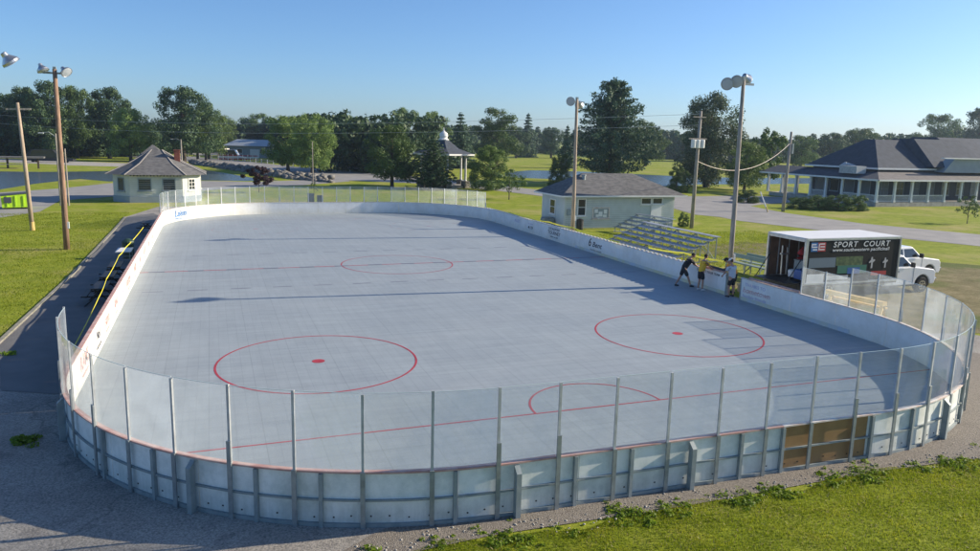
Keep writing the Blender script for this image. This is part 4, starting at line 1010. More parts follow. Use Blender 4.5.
# ------------------------------------------------------------------ box truck and pickup
def wheel(parent, x, y, r=.39, w_=.26, side=1):
    Mx = Matrix.Translation((x, y, r)) @ Matrix.Rotation(math.pi/2, 4, 'X')
    h = w_/2
    wh = MB().lathe([(r*.6, -h), (r*.93, -h), (r, -h*.7), (r, h*.7), (r*.93, h), (r*.6, h)], 28, Mx).build('wheel', M['tyre'], parent, smooth=False)
    s = side
    b = MB(); b.lathe([(r*.58, -h*1.03 if s > 0 else h*.5), (r*.6, -h*.5 if s > 0 else h*1.03)], 24, Mx); b.build('rim', M['chrome'], wh)
    b = MB()
    for k in range(6):
        a = k*math.pi/3; b.lathe([(.045, -h*1.12), (.045, h*1.12)], 8, Mx @ Matrix.Translation((r*.36*math.cos(a), r*.36*math.sin(a), 0)))
    b.build('rim_holes', M['black'], wh)
def truck_front(t, x0, full=True, crew=True):
    """pickup-style front; nose at +X; x0 = back of the cab"""
    Wd = .98
    cl = 2.35 if crew else 1.55
    xb = x0+cl                # base of windscreen
    xn = xb+1.45              # nose
    back = x0-1.95 if full else x0-.3
    # lower body with wheel arches
    def arch(xc, r=.5, n=8): return [(xc-r*math.cos(math.pi*i/n), .42+r*math.sin(math.pi*i/n)*.98) for i in range(n+1)]
    prof = [(back, .42)]
    wx = []
    if full: prof += arch(x0-.95); wx.append(x0-.95)
    prof += arch(xb+.62); wx.append(xb+.62)
    prof += [(xn-.05, .42), (xn+.02, .62), (xn, 1.02), (xn-.12, 1.16), (xb+.35, 1.28), (xb-.02, 1.32), (x0, 1.30)]
    if full: prof += [(back, 1.30)]
    else: prof += [(back, 1.30)]
    prof = prof[::-1]
    b = MB(); b.side(prof, -Wd, Wd); body = b.build('body', M['white_car'], t, bevel=.05, seg=3)
    # arch fills in black
    b = MB()
    for x_ in wx: b.box((x_, 0, .6), (.96, Wd*1.9, .55))
    b.build('wheel_well', M['black'], t)
    # greenhouse
    g = [(x0+.02, 1.28), (x0+.10, 1.86), (x0+.3, 1.92), (xb-.75, 1.92), (xb-.62, 1.88), (xb+.05, 1.28)]
    b = MB(); n = len(g); vs = []
    for sg in (-1, 1):
        for (x_, z_) in g: yy = Wd-.03 if z_ < 1.5 else Wd-.19; vs.append((x_, sg*yy, z_))
    b.add(vs, [tuple(range(n))[::-1], tuple(range(n, 2*n))]+[(i, (i+1) % n, n+(i+1) % n, n+i) for i in range(n)])
    cabin = b.build('cabin', M['white_car'], t, bevel=.03, seg=2)
    # side windows, flush panes set proud of the cabin
    def side_pane(pts):
        for sg in (-1, 1):
            vs = []
            for (x_, z_) in pts:
                f_ = (z_-1.28)/(1.92-1.28); yy = (Wd-.03)*(1-f_)+(Wd-.19)*f_; vs.append((x_, sg*(yy+.006), z_))
            vs2 = [(x_, y_-sg*.02, z_) for x_, y_, z_ in vs]
            m_ = len(vs); MB().add(vs+vs2, [tuple(range(m_)), tuple(range(m_, 2*m_))[::-1]]+[(i, (i+1) % m_, m_+(i+1) % m_, m_+i) for i in range(m_)]).build('side_window', M['glass_dark'], t)
    if crew:
        xm = x0+1.02
        side_pane([(x0+.22, 1.36), (xm-.05, 1.36), (xm-.05, 1.80), (x0+.28, 1.80)]); side_pane([(xm+.05, 1.36), (xb-.12, 1.36), (xb-.62, 1.80), (xm+.05, 1.80)])
    else: side_pane([(x0+.3, 1.36), (xb-.12, 1.36), (xb-.62, 1.80), (x0+.35, 1.80)])
    # windscreen and rear window
    b = MB(); b.add([(xb+.035, -Wd+.12, 1.33), (xb+.035, Wd-.12, 1.33), (xb-.60, Wd-.26, 1.87), (xb-.60, -Wd+.26, 1.87), (xb-.0, -Wd+.12, 1.31), (xb-.0, Wd-.12, 1.31), (xb-.64, Wd-.26, 1.85), (xb-.64, -Wd+.26, 1.85)], [(0, 1, 2, 3), (7, 6, 5, 4), (0, 4, 5, 1), (1, 5, 6, 2), (2, 6, 7, 3), (3, 7, 4, 0)]); b.build('windscreen', M['glass_dark'], t)
    b = MB(); b.box((x0+.055, 0, 1.6), (.03, 1.3, .36), ry=.13); b.build('rear_window', M['glass_dark'], t)
    # doors as seams with handles
    for sg in (-1, 1):
        b = MB()
        for x_ in ([x0+.1, x0+1.02, xb-.02] if crew else [x0+.2, xb-.02]): b.box((x_, sg*(Wd+.001), .88), (.014, .008, .80))
        b.build('door_seam', M['black'], t)
        for x_ in ([x0+.85, xb-1.15] if crew else [x0+.45]): MB().box((x_, sg*(Wd+.015), 1.12), (.2, .03, .04)).build('door_handle', M['black'], t)
        MB().box((xb-.28, sg*(Wd+.14), 1.45), (.12, .22, .24)).build('mirror', M['black'], t, bevel=.03)
        MB().box((xn-.07, sg*(Wd-.22), .95), (.14, .34, .2)).build('headlight', mat_lens, t, bevel=.03)
    MB().box((xn+.06, 0, .62), (.16, 1.9, .24)).build('bumper', M['chrome'], t, bevel=.04)
    MB().box((xn-.01, 0, .92), (.08, 1.1, .26)).build('grille', M['black'], t)
    MB().box(((back+xn)/2, 0, .42), (xn-back-.2, 1.5, .2)).build('chassis', M['black'], t)
    for x_ in wx:
        for sg in (-1, 1): wheel(t, x_, sg*(Wd-.12), side=sg)
    if full:
        MB().box(((back+x0)/2, 0, 1.312), (x0-back-.22, 1.62, .012)).build('truck_bed', M['black'], t)
        MB().box((back-.06, 0, .58), (.14, 1.9, .2)).build('rear_bumper', M['chrome'], t)
        MB().box((back-.01, .8, 1.0), (.03, .12, .3)).build('tail_light', M['red'], t); MB().box((back-.01, -.8, 1.0), (.03, .12, .3)).build('tail_light', M['red'], t)
    return xn
pk = thing('pickup_truck', 'white crew cab pickup parked just beyond the box truck, its front wheel in view', 'pickup truck', (22.9, -10.0, ZG), math.radians(2))
truck_front(pk, 1.0, True, True)
# box truck: open rear faces the rink
bt = thing('box_truck', 'white box truck with open rear and black side graphics, backed up to the rink', 'box truck', (15.95, -13.35, ZG), math.radians(-1))
BL, BW, BF, BH = 5.6, 2.6, .75, 2.86
wallm = mat('trailer_inside_liner', (.16, .09, .06), .8, vary=.3)
b = MB()
b.box((BL/2, 0.015, (BF+BH)/2), (BL, .03, BH-BF)); b.box((BL/2, BW-.015, (BF+BH)/2), (BL, .03, BH-BF)); b.box((BL-.02, BW/2, (BF+BH)/2), (.04, BW-.06, BH-BF)); body = b.build('cargo_box', M['white'], bt)
MB().box((BL/2, BW/2, BF-.05), (BL, BW, .1)).build('cargo_floor', M['bark'], bt)
MB().box((BL/2, BW/2, BH+.025), (BL+.06, BW+.06, .05)).build('roof', M['white'], bt)
b = MB(); b.box((BL/2, BW-.05, (BF+BH)/2), (BL-.1, .02, BH-BF-.05)); b.box((BL/2, .05, (BF+BH)/2), (BL-.1, .02, BH-BF-.05)); b.box((BL-.08, BW/2, (BF+BH)/2), (.02, BW-.14, BH-BF-.05)); b.box((BL/2, BW/2, BH-.02), (BL-.1, BW-.1, .02)); b.build('inside_liner', wallm, bt)
b = MB()
pass
for i in range(8):
    for y_ in (BW-.075, .075): MB().box((.6+i*.6, y_, (BF+BH)/2), (.05, .03, BH-BF-.1)).build('wall_slat', M['alu_dull'], bt)
b = MB()
for y_ in (.04, BW-.04): b.box((-.02, y_, (BF+BH)/2), (.1, .12, BH-BF+.1))
b.box((-.02, BW/2, BH-.06), (.1, BW-.12, .14)); b.build('rear_frame', M['alu'], bt)
b = MB(); b.box((BL/2, -.02, BH-.02), (BL, .03, .07)); b.box((BL/2, -.02, BF+.02), (BL, .03, .07)); b.box((BL-.02, -.02, (BF+BH)/2), (.07, .03, BH-BF-.12)); b.build('side_trim', M['alu'], bt)
b = MB(); b.box((-.42, BW/2, .78), (.85, BW-.35, .06)); b.bar((-.05, .25, 1.9), (-.8, .25, .8), .03); b.bar((-.05, BW-.25, 1.9), (-.8, BW-.25, .8), .03); b.box((-.1, BW/2, .55), (.2, BW-.3, .4)); b.build('lift_gate', M['black'], bt)
# side graphics: flat panels stacked 3 mm apart
def flat(x, z, w_, h_, m_, nm, lay, par=None):
    return MB().box((x, -.004-.003*lay, z), (w_, .003, h_)).build(nm, m_, par or sidep)
navy = mat('black_vinyl', (.004, .006, .009), .5, spec=.25)
sidep = MB().box((BL/2, -.0055, 2.03), (BL-.16, .005, 1.94)).build('side_graphic', navy, bt); sidep.location.z = -.22
flat(.95, 1.98, 1.55, .46, mat('printed_grey_blue', (.12, .17, .21), .5), 'court_picture', 2)
pg = mat('printed_trees', (.02, .06, .02), .5, col2=(.10, .15, .05), scale=6); flat(2.55, 2.02, 1.6, .42, pg, 'tree_picture', 2)
flat(2.75, 1.62, 1.75, .38, mat('printed_green_court', (.02, .15, .10), .5), 'green_court', 3); flat(2.85, 1.55, .75, .3, mat('printed_blue_key', (.015, .10, .33), .5), 'blue_key', 4)
flat(4.4, 1.38, .95, .2, M['red'], 'red_court', 3)
flat(.62, 1.2, 1.0, .5, M['white'], 'white_block', 3); flat(3.2, 1.12, 1.2, .4, mat('printed_dark_grey', (.05, .055, .06), .5), 'grey_block', 3); flat(1.9, 1.25, 1.3, .2, M['alu_dull'], 'pale_block', 4)
figm = mat('printed_player', (.45, .45, .44), .6)
for (x, sc) in ((3.92, 1), (4.75, .9)):
    b = MB(); 
    b.add([(x+px_*sc, -.02, 1.62+pz_*sc) for px_, pz_ in ((-.05, 0), (.05, .02), (.05, .28), (.18, .38), (.14, .44), (.04, .42), (.02, .55), (-.06, .55), (-.08, .42), (-.2, .3), (-.16, .26), (-.05, .3))], [tuple(range(12))]); b.build('player_silhouette', figm, sidep)
emb = thing('x', 'x', 'x'); bpy.data.objects.remove(emb)
b = MB(); b.box((.62, -.016, 2.72), (.82, .004, .42)); em = b.build('emblem', M['ink_blue'], sidep)
b = MB(); b.box((.82, -.021, 2.72), (.44, .004, .42)); b.build('emblem_red_half', M['red'], em)
b = MB()
for (x, z, w_, h_) in ((.36, 2.84, .26, .05), (.40, 2.72, .34, .05), (.44, 2.60, .26, .05), (.25, 2.78, .05, .16), (.84, 2.86, .28, .05), (.86, 2.73, .26, .05), (.84, 2.60, .28, .05), (.66, 2.72, .05, .3)): b.box((x, -.026, z), (w_, .004, h_))
b.build('emblem_letters', M['white'], em)
Mt = lambda x, z: Matrix.Translation((x, -.018, z)) @ Matrix.Rotation(math.pi/2, 4, 'X')
text('lettering', 'SPORT  COURT', .36, M['white'], sidep, Mt(3.18, 2.80), sx=1.18, spacing=1.18, shear=.15)
text('lettering', 'www.southwestern pacificinall', .22, M['white'], sidep, Mt(3.18, 2.55), sx=1.2, spacing=1.05, shear=.1)
for xw in (1.5,):
    for sg, yy in ((-1, .18), (1, BW-.18)): wheel(bt, xw, yy, .42, .3, side=sg)
MB().box((2.6, BW/2, .62), (5.0, .9, .3)).build('chassis', M['black'], bt)
ct = bpy.data.objects.new('cab', None); COL.objects.link(ct)
cabroot = ct; cabroot.parent = bt; cabroot.location = (BL-.25, BW/2-.05, 0)
truck_front(cabroot, .1, False, False)
# things carried in the box
def placed(o, label, cat, group=None): return tag(o, label, cat, group)
T0 = Vector((15.95, -13.35, ZG))
o = MB().box((1.4, 1.2, 1.25), (1.1, .9, .72)).box((1.4, 1.2, 1.64), (1.14, .94, .06)).build('tool_chest', M['frame'], bevel=.02); o.location = T0; placed(o, 'blue grey tool chest standing inside the open box truck', 'tool chest')
o = MB().box((.5, .7, 1.1), (.5, .5, .45)).box((.5, .7, 1.35), (.3, .06, .08)).build('cooler', M['blue'], bevel=.04); o.location = T0; placed(o, 'small dark blue cooler at the open rear of the box truck', 'cooler')
o = MB().tube([(1.1, 1.5, 1.70), (1.12, 1.5, 1.95), (1.1, 1.5, 2.15)], [.22, .2, .1], 12).tube([(1.1, 1.5, 2.15), (1.2, 1.5, 2.25)], .05, 8).build('fuel_can', M['red']); o.location = T0; placed(o, 'bright red can on top of the tool chest in the box truck', 'can')
o = MB().lathe([(.12, 0), (.2, .03), (.22, .3), (.2, .34), (.06, .38)], 14, Matrix.Translation((.55, 1.35, .86+.0))).build('bucket', M['white']); o.location = T0; placed(o, 'white bucket just inside the rear edge of the box truck', 'bucket')
o = MB().tube([(.35, 1.9, .87), (.35, 1.95, 2.3)], .035, 6).tube([(.7, 1.95, .87), (.7, 2.0, 2.2)], .03, 6).box((.5, 1.93, 1.9), (.5, .1, .08)).build('hand_cart', M['alu']); o.location = T0; placed(o, 'upright metal hand cart leaning at the far wall of the box truck', 'hand cart')

# ------------------------------------------------------------------ bleachers and benches
def bleacher(name, label, loc, L_, rows, rz, m_, run=.62, rise_=.29, z0=.42):
    t = thing(name, label, 'bleachers', loc, rz)
    for i in range(rows):
        MB().box((i*run, L_/2, z0+i*rise_), (.36, L_, .05)).build('seat_plank', m_, t)
        if i: MB().box((i*run-.29, L_/2, z0+(i-1)*rise_+.03), (.22, L_, .04)).build('foot_plank', M['plank'], t)
    ng = max(3, int(L_/1.9)+1)
    for k in range(ng):
        y = .15+(L_-.3)*k/(ng-1); b = MB()
        b.bar((-.15, y, .05), ((rows-1)*run+.2, y, .05), .06); b.bar((0, y, z0-.05), ((rows-1)*run, y, z0+(rows-1)*rise_-.05), .06)
        for i in range(rows): b.bar((i*run, y, .03), (i*run, y, z0+i*rise_-.02), .055)
        b.bar(((rows-1)*run, y, .05), ((rows-3)*run, y, z0+(rows-3)*rise_-.1), .04)
        b.build('support_frame', M['frame'], t)
    b = MB()
    for k in range(ng-1):
        ya, yb = .15+(L_-.3)*k/(ng-1), .15+(L_-.3)*(k+1)/(ng-1); x = (rows-1)*run
        b.bar((x+.02, ya, .1), (x+.02, yb, z0+(rows-1)*rise_-.1), .035)
    b.build('cross_brace', M['frame'], t); return t
bleacher('bleachers', 'large aluminium bleachers just behind the right-hand boards beside the working men', (16.1, -3.1, ZG), 8.3, 6, 0, M['plank'], run=.56, rise_=.23)
bleacher('bleachers', 'smaller pale bleachers close to the front of the green house', (21.0, 7.6, ZG), 4.4, 5, math.radians(8), M['alu'], run=.55, rise_=.24)
def bench(label, loc, L_, rz, m_, cat='bench', name='bench', h=.45, w_=.3, back=True):
    t = thing(name, label, cat, loc, rz)
    MB().box((L_/2, 0, h), (L_, w_, .05)).build('seat', m_, t)
    if back: MB().box((L_/2, .3, h+.33), (L_, .05, .22)).build('backrest', m_, t)
    for k in range(4):
        x = .3+(L_-.6)*k/3; MB().bar((x, -.15, 0), (x, -.1, h), .05).bar((x, .3, 0), (x, .3, h+(.4 if back else 0)), .05).bar((x, -.12, .12), (x, .3, h*.8), .04).build('leg', M['frame'], t)
    return t
gp2 = mat('green_grey_paint', (.20, .27, .25), .7)
bench('long green team bench on the grass between light pole and box truck', (18.0, -5.0, ZG), 5.2, math.radians(-88), gp2, h=.55, w_=.4)
bench('second green bench behind the long one left of the box truck', (19.0, -5.3, ZG), 4.4, math.radians(-86), gp2, h=.5, w_=.35)
bench('dark green bench running along the foot of the large bleachers', (14.6, 2.2, ZG), 6.5, math.radians(-90), M['timber'], h=.5, w_=.3, back=False)
o = MB().box((0, 0, .16), (2.5, .5, .32)).box((0, 0, .35), (2.56, .56, .06)).build('concrete_curb', M['concrete']); o.location = (15.6, -11.1, ZG); o.rotation_euler = (0, 0, math.radians(-5)); tag(o, 'pale concrete block lying behind the boards right of the gate gap', 'concrete block')
# yellow sawhorse stand behind the glass
pa, pb = at(826, 291, 1.12), at(885, 304, 1.12)
t = thing('timber_trestle', 'yellow timber trestle behind the clear glass below the box truck graphics', 'trestle', (pa[0], pa[1], ZG), math.atan2(pb[1]-pa[1], pb[0]-pa[0]))
TL_ = math.hypot(pb[0]-pa[0], pb[1]-pa[1])
MB().box((TL_/2, 0, 1.17), (TL_, .26, .16)).build('beam', M['timber'], t)
MB().box((TL_/2, .3, .95), (TL_*.9, .2, .06)).build('shelf_board', M['timber'], t)
for x in (.25, TL_-.1):
    for sg in (-1, 1): MB().bar((x, 0, 1.12), (x+.12, sg*.45, 0), .11, .08).build('leg', M['timber'], t)
# yellow tape
def ribbon(name, pts, label, h=.09):
    b = MB()
    for p, q in zip(pts[:-1], pts[1:]):
        p, q = Vector(p), Vector(q); n_ = 6; d = (q-p); nr = Vector((-d.y, d.x, 0)).normalized()*.004
        for i in range(n_):
            u, v = i/n_, (i+1)/n_; sg = lambda t_: Vector((0, 0, -.05*4*t_*(1-t_))); a_ = p.lerp(q, u)+sg(u); c_ = p.lerp(q, v)+sg(v); z = Vector((0, .03, h))
            b.add([a_-nr, c_-nr, c_-nr+z, a_-nr+z, a_+nr, c_+nr, c_+nr+z, a_+nr+z], [(0, 1, 2, 3), (7, 6, 5, 4), (0, 4, 5, 1), (3, 2, 6, 7)])
    return tag(b.build(name, M['tape']), label, 'tape')
def T(x, y, z): p = at(x, y, z); return (p[0], p[1], z)
ribbon('barrier_tape', [T(508, 212.5, 1.05), T(527, 218, 1.1), T(549, 222.5, 1.1), T(572, 228, 1.2), T(596, 235, 1.15), T(620, 243, 1.15)], 'yellow barrier tape strung behind the right-hand boards in front of the green house', .08)
ribbon('barrier_tape', [(13.9, -3.4, 1.0), (14.2, -6.4, 1.15), (14.8, -9.2, 1.1)], 'short yellow barrier tape between the bleachers and the grey light pole', .08)
ribbon('barrier_tape', [T(143.5, 227.5, .9), T(125, 248.6, .9), T(119, 256, .9), T(106.5, 279.5, .9), T(98.8, 298, .9), T(72.5, 350, .9)], 'long yellow barrier tape along the path outside the left-hand boards', .045)
# picnic tables along the left boards
def picnic(label, x, y, m_=M['black']):
    t = thing('picnic_table', label, 'picnic table', (x+.08, y, ZG), math.pi/2, 'picnic tables outside the left boards'); t.scale = (.9, .8, 1)
    MB().box((0, 0, .74), (1.8, .7, .05)).build('table_top', m_, t)
    for s in (-1, 1): MB().box((0, s*.66, .44), (1.8, .26, .05)).build('bench_seat', m_, t)
    for x_ in (-.65, .65): MB().bar((x_, -.7, 0), (x_, .25, .72), .06).bar((x_, .7, 0), (x_, -.25, .72), .06).bar((x_, -.7, .4), (x_, .7, .4), .06).build('leg_frame', M['black'], t)
picnic('dark picnic table outside the left boards, nearest the camera', -13.95, -6.6); picnic('dark picnic table outside the left boards, second from the camera', -13.95, -4.0); picnic('dark picnic table outside the left boards, third from the camera', -13.95, -1.4); picnic('dark picnic table at the far end of the left path by the octagonal hut', -13.9, 16.5)
o = MB().lathe([(.26, 0), (.3, .04), (.3, .86), (.33, .9), (.3, .98), (.1, 1.1)], 16).build('trash_barrel', mat('dark_green_barrel', (.02, .05, .03), .5)); o.location = (-13.95, 5.2, ZG); tag(o, 'dark green lidded barrel outside the left boards behind the white table', 'barrel')
t = thing('folding_table', 'small white folding table outside the left boards by the dark barrel', 'table', (-13.95, 3.4, ZG)); MB().box((0, 0, .73), (.75, 1.5, .04)).build('table_top', M['white'], t)
for y_ in (-.6, .6): MB().bar((-.3, y_, 0), (-.3, y_, .72), .03).bar((.3, y_, 0), (.3, y_, .72), .03).bar((-.3, y_, .3), (.3, y_, .3), .03).build('leg', M['galv'], t)
# small dark bin behind the far glass
o = MB().box((0, 0, .45), (.6, .6, .9)).box((0, 0, .95), (.66, .66, .1)).box((.9, 0, .4), (.5, .5, .8)).build('utility_cabinet', M['navy']); g5 = at(311, 202.5); o.location = (g5[0], g5[1], ZG); tag(o, 'dark utility cabinet at the foot of the thin pole behind the far glass', 'cabinet')
# dumpster
g6 = (-25.6, 35.4); t = thing('dumpster', 'lime green dumpster with a dark sloping lid on the pavement at the far left', 'dumpster', (g6[0], g6[1], ZG), math.radians(12))
b = MB(); b.side([(-1.0, .15), (1.0, .15), (1.15, 1.35), (-1.05, 1.15)], -.8, .8); b.build('body', M['lime'], t)
b = MB(); b.side([(-1.1, 1.16), (1.2, 1.36), (1.2, 1.42), (-1.1, 1.24)], -.84, .84); b.build('lid', M['navy'], t)
for x in (-.6, .0, .6): MB().box((x, -.83, .7), (.08, .06, .9)).build('rib', M['lime'], t)
MB().box((-.55, -.86, .8), (.55, .04, .5)).build('side_decal', M['navy'], t)
for x in (-.8, .8): MB().box((x, 0, .07), (.12, 1.4, .16)).build('skid', M['black'], t)
# distant cars
def car(label, px, yb, L_, m_, rz, name='parked_car', h=1.5):
    g = at(px, yb); t = thing(name, label, 'car', (g[0], g[1], ZG), rz); s = L_/4.6
    prof = [(-2.3, .35), (2.3, .35), (2.32, .75), (1.2, .95), (.5, h-.05), (-1.5, h), (-2.2, 1.0)]
    MB().side([(x*s, z) for x, z in prof][::-1], -.9, .9).build('body', m_, t, bevel=.06)
    for sg in (-1, 1): MB().side([(-1.7*s, 1.0), (1.0*s, .98), (.45*s, h-.12), (-1.4*s, h-.1)][::-1], sg*.9, sg*.915).build('side_window', M['glass_dark'], t)
    for x in (-1.4, 1.45):
        for y_ in (-.8, .8): MB().lathe([(.33, -.1), (.33, .1)], 16, Matrix.Translation((x*s, y_, .33)) @ Matrix.Rotation(math.pi/2, 4, 'X')).build('wheel', M['tyre'], t)
    return t
car('dark car parked on the lake road between the two left poles', 50, 162, 9.5, M['black'], -.2, h=2.6)
car('pale grey car beneath the trees at the far left', 11, 153.5, 6.5, M['alu_dull'], -.3, h=2.4)
car('small white car under the trees right of the floodlight pole', 88, 155.5, 5.5, M['white_car'], -.4, h=2.2)
car('white van by the blue grey house garage', 233, 159.5, 7.0, M['white_car'], -.3, h=2.6)

# ------------------------------------------------------------------ people
def skinned(name, chains, m_, parent, sub=2, root=0):
    """chains: list of (list of (x,y,z,r)); vertices with the same coordinates are shared"""
    vs = []; rs = []; es = []; idx = {}
    for ch in chains:
        prev = None
        for (x, y, z, r) in ch:
            k_ = (round(x, 4), round(y, 4), round(z, 4))
            if k_ not in idx: idx[k_] = len(vs); vs.append((x, y, z)); rs.append(r)
            if prev is not None and prev != idx[k_]: es.append((prev, idx[k_]))
            prev = idx[k_]
    me = bpy.data.meshes.new(name); me.from_pydata(vs, es, []); me.materials.append(m_)
    o = bpy.data.objects.new(name, me); COL.objects.link(o)
    sk = o.modifiers.new('skin', 'SKIN'); sk.use_smooth_shade = True
    for i, v in enumerate(me.skin_vertices[0].data): v.radius = (rs[i], rs[i]); v.use_root = (i == root)
    sb = o.modifiers.new('sub', 'SUBSURF'); sb.levels = sub; sb.render_levels = sub
    dg = bpy.context.evaluated_depsgraph_get(); dg.update()
    me2 = bpy.data.meshes.new_from_object(o.evaluated_get(dg)); bpy.data.objects.remove(o); bpy.data.meshes.remove(me)
    if not me2.materials: me2.materials.append(m_)
    me2.polygons.foreach_set('use_smooth', [True]*len(me2.polygons))
    o = bpy.data.objects.new(name, me2); COL.objects.link(o); o.parent = parent; return o
def person(label, loc, rz, J, shirt, shorts, cap=None, hair=True, sleeves=True):
    """J: joints in local metres, figure faces +X. keys pelvis chest neck head sh_l el_l ha_l sh_r el_r ha_r hip_l kn_l an_l toe_l ..."""
    t = thing('person', label, 'person', (loc[0], loc[1], 0), rz)
    V = {k: Vector(v) for k, v in J.items()}
    p = lambda k, r: (*V[k], r)
    mid = V['pelvis'].lerp(V['chest'], .5)
    chains = [[p('pelvis', .125), (*mid, .115), p('chest', .135), (*V['chest'].lerp(V['neck'], .6), .085), p('neck', .052), (*V['neck'].lerp(V['head'], .45), .06)]]
    for s in 'lr':
        el, ha, sh = V['el_'+s], V['ha_'+s], V['sh_'+s]
        chains.append([(*V['chest'].lerp(V['neck'], .6), .085), p('sh_'+s, .058), (*sh.lerp(el, .5), .047), p('el_'+s, .037), (*el.lerp(ha, .5), .034), (*ha, .023)])
        hp, kn, an = V['hip_'+s], V['kn_'+s], V['an_'+s]
        chains.append([p('pelvis', .125), p('hip_'+s, .095), (*hp.lerp(kn, .5), .078), p('kn_'+s, .055), (*kn.lerp(an, .35), .056), p('an_'+s, .034)])
        # hand: palm, four fingers and thumb
        d = (ha-el).normalized(); side = d.cross(Vector((0, 0, 1)));
        if side.length < .2: side = d.cross(Vector((1, 0, 0)))
        side.normalize(); nrm = side.cross(d).normalized()
        palm = ha+d*.055; chains.append([(*ha, .023), (*palm, .027)])
        for i, (off, L_) in enumerate(((-.030, .062), (-.011, .073), (.010, .070), (.029, .055))):
            k0 = palm+d*.03+side*off; k1 = k0+(d*.8-nrm*.35).normalized()*L_*.55; k2 = k1+(d*.45-nrm*.8).normalized()*L_*.5
            chains.append([(*palm, .027), (*k0, .0105), (*k1, .0095), (*k2, .008)])
        sg = -1 if s == 'l' else 1
        t0 = ha+d*.03+side*sg*.03; t1 = t0+(side*sg*.7+d*.7).normalized()*.035; chains.append([(*palm, .027), (*t0, .012), (*t1, .0105), (*(t1+d*.025), .0085)])
    body = skinned('body', chains, M['skin'], t)
    # head with face
    hd = V['head']; up = (hd-V['neck']).normalized(); fw = Vector(J.get('look', (1, 0, 0))); fw = (fw-up*fw.dot(up)).normalized(); lf = up.cross(fw)
    Mh = Matrix(((fw.x, lf.x, up.x, hd.x), (fw.y, lf.y, up.y, hd.y), (fw.z, lf.z, up.z, hd.z), (0, 0, 0, 1)))
    bm = bmesh.new(); bmesh.ops.create_uvsphere(bm, u_segments=20, v_segments=14, radius=1)
    for v in bm.verts:
        x, y, z = v.co; k_ = 1-.22*max(0, -z)**1.3
        v.co = Vector((x*.098*(k_ if x > 0 else 1-.12*max(0, -z)), y*.078*k_, z*.120))
        if x > .9 and -.25 < z < .25: v.co.x += .006
    me = bpy.data.meshes.new('head'); bm.to_mesh(me); bm.free(); me.materials.append(M['skin'])
    for q in me.polygons: q.use_smooth = True
    h = bpy.data.objects.new('head', me); COL.objects.link(h); h.parent = t; h.matrix_local = Mh
    def sub(nm, mb, m_, sm=True): o = mb.build(nm, m_, h, smooth=sm); return o
    sub('nose', MB().lathe([(.004, .0), (.014, -.03), (.010, -.038)], 8, Matrix.Translation((.098, 0, .012))), M['skin'])
    sub('mouth', MB().box((.088, 0, -.052), (.012, .044, .008)), M['red'], False)
    for sg in (-1, 1):
        sub('eye', MB().lathe([(.001, -.010), (.010, -.004), (.010, .004), (.001, .010)], 8, Matrix.Translation((.086, sg*.032, .012))), M['black'])
        sub('ear', MB().lathe([(.006, -.028), (.014, -.015), (.016, .012), (.007, .028)], 8, Matrix.Translation((-.005, sg*.080, 0))), M['skin'])
    prof = [(.088, -.035), (.101, .0), (.103, .045), (.092, .085), (.060, .118), (.01, .132)]
    sub('hair', MB().lathe([(r*.93, z) for r, z in prof], 18, Matrix.Translation((-.016, 0, .0)) @ Matrix.Rotation(-.28, 4, 'Y') @ Matrix.Diagonal((1.05, .9, 1, 1))), M['hair'])
    if cap:
        c_ = MB().lathe([(.108, .035), (.110, .06), (.098, .105), (.062, .135), (.01, .146)], 18, Matrix.Diagonal((1.02, .88, 1, 1))); c_.add([(.07, -.06, .045), (.185, -.035, .035), (.195, 0, .035), (.185, .035, .035), (.07, .06, .045), (.07, -.06, .055), (.185, -.035, .043), (.195, 0, .045), (.185, .035, .043), (.07, .06, .055)], [(0, 1, 2, 3, 4), (9, 8, 7, 6, 5), (0, 5, 6, 1), (1, 6, 7, 2), (2, 7, 8, 3), (3, 8, 9, 4)])
        sub('cap', c_, cap)
    # shirt and shorts
    lo = V['pelvis'].lerp(V['chest'], -.22)
    top = V['chest'].lerp(V['neck'], .62)
    ch = [[(*lo, .172), (*mid, .166), (*V['chest'], .182), (*top, .112)]]
    for s in 'lr':
        sh, el = V['sh_'+s], V['el_'+s]; ch.append([(*top, .100), (*sh, .086), (*sh.lerp(el, .42), .078), (*sh.lerp(el, .62), .076)])
    skinned('shirt', ch, shirt, t)
    ch = [[(*V['pelvis'].lerp(V['chest'], .12), .140), (*V['pelvis'], .148)]]
    for s in 'lr':
        hp, kn = V['hip_'+s], V['kn_'+s]; ch.append([(*V['pelvis'], .148), (*hp, .112), (*hp.lerp(kn, .5), .102), (*hp.lerp(kn, .86), .098)])
    skinned('shorts', ch, shorts, t)
    for s in 'lr':
        an, to = V['an_'+s], V['toe_'+s]
        d = (to-an); d.z = 0; d.normalize()
        heel = an-d*.05+Vector((0, 0, -.04))
        skinned('shoe', [[(*(heel), .042), (*(an+Vector((0, 0, -.035))+d*.05), .046), (*(an+Vector((0, 0, -.05))+d*.15), .036), (*(an+Vector((0, 0, -.052))+d*.2), .028)]], M['black'] if shirt != M['yellow_cloth'] else M['white_cloth'], t)
    return t
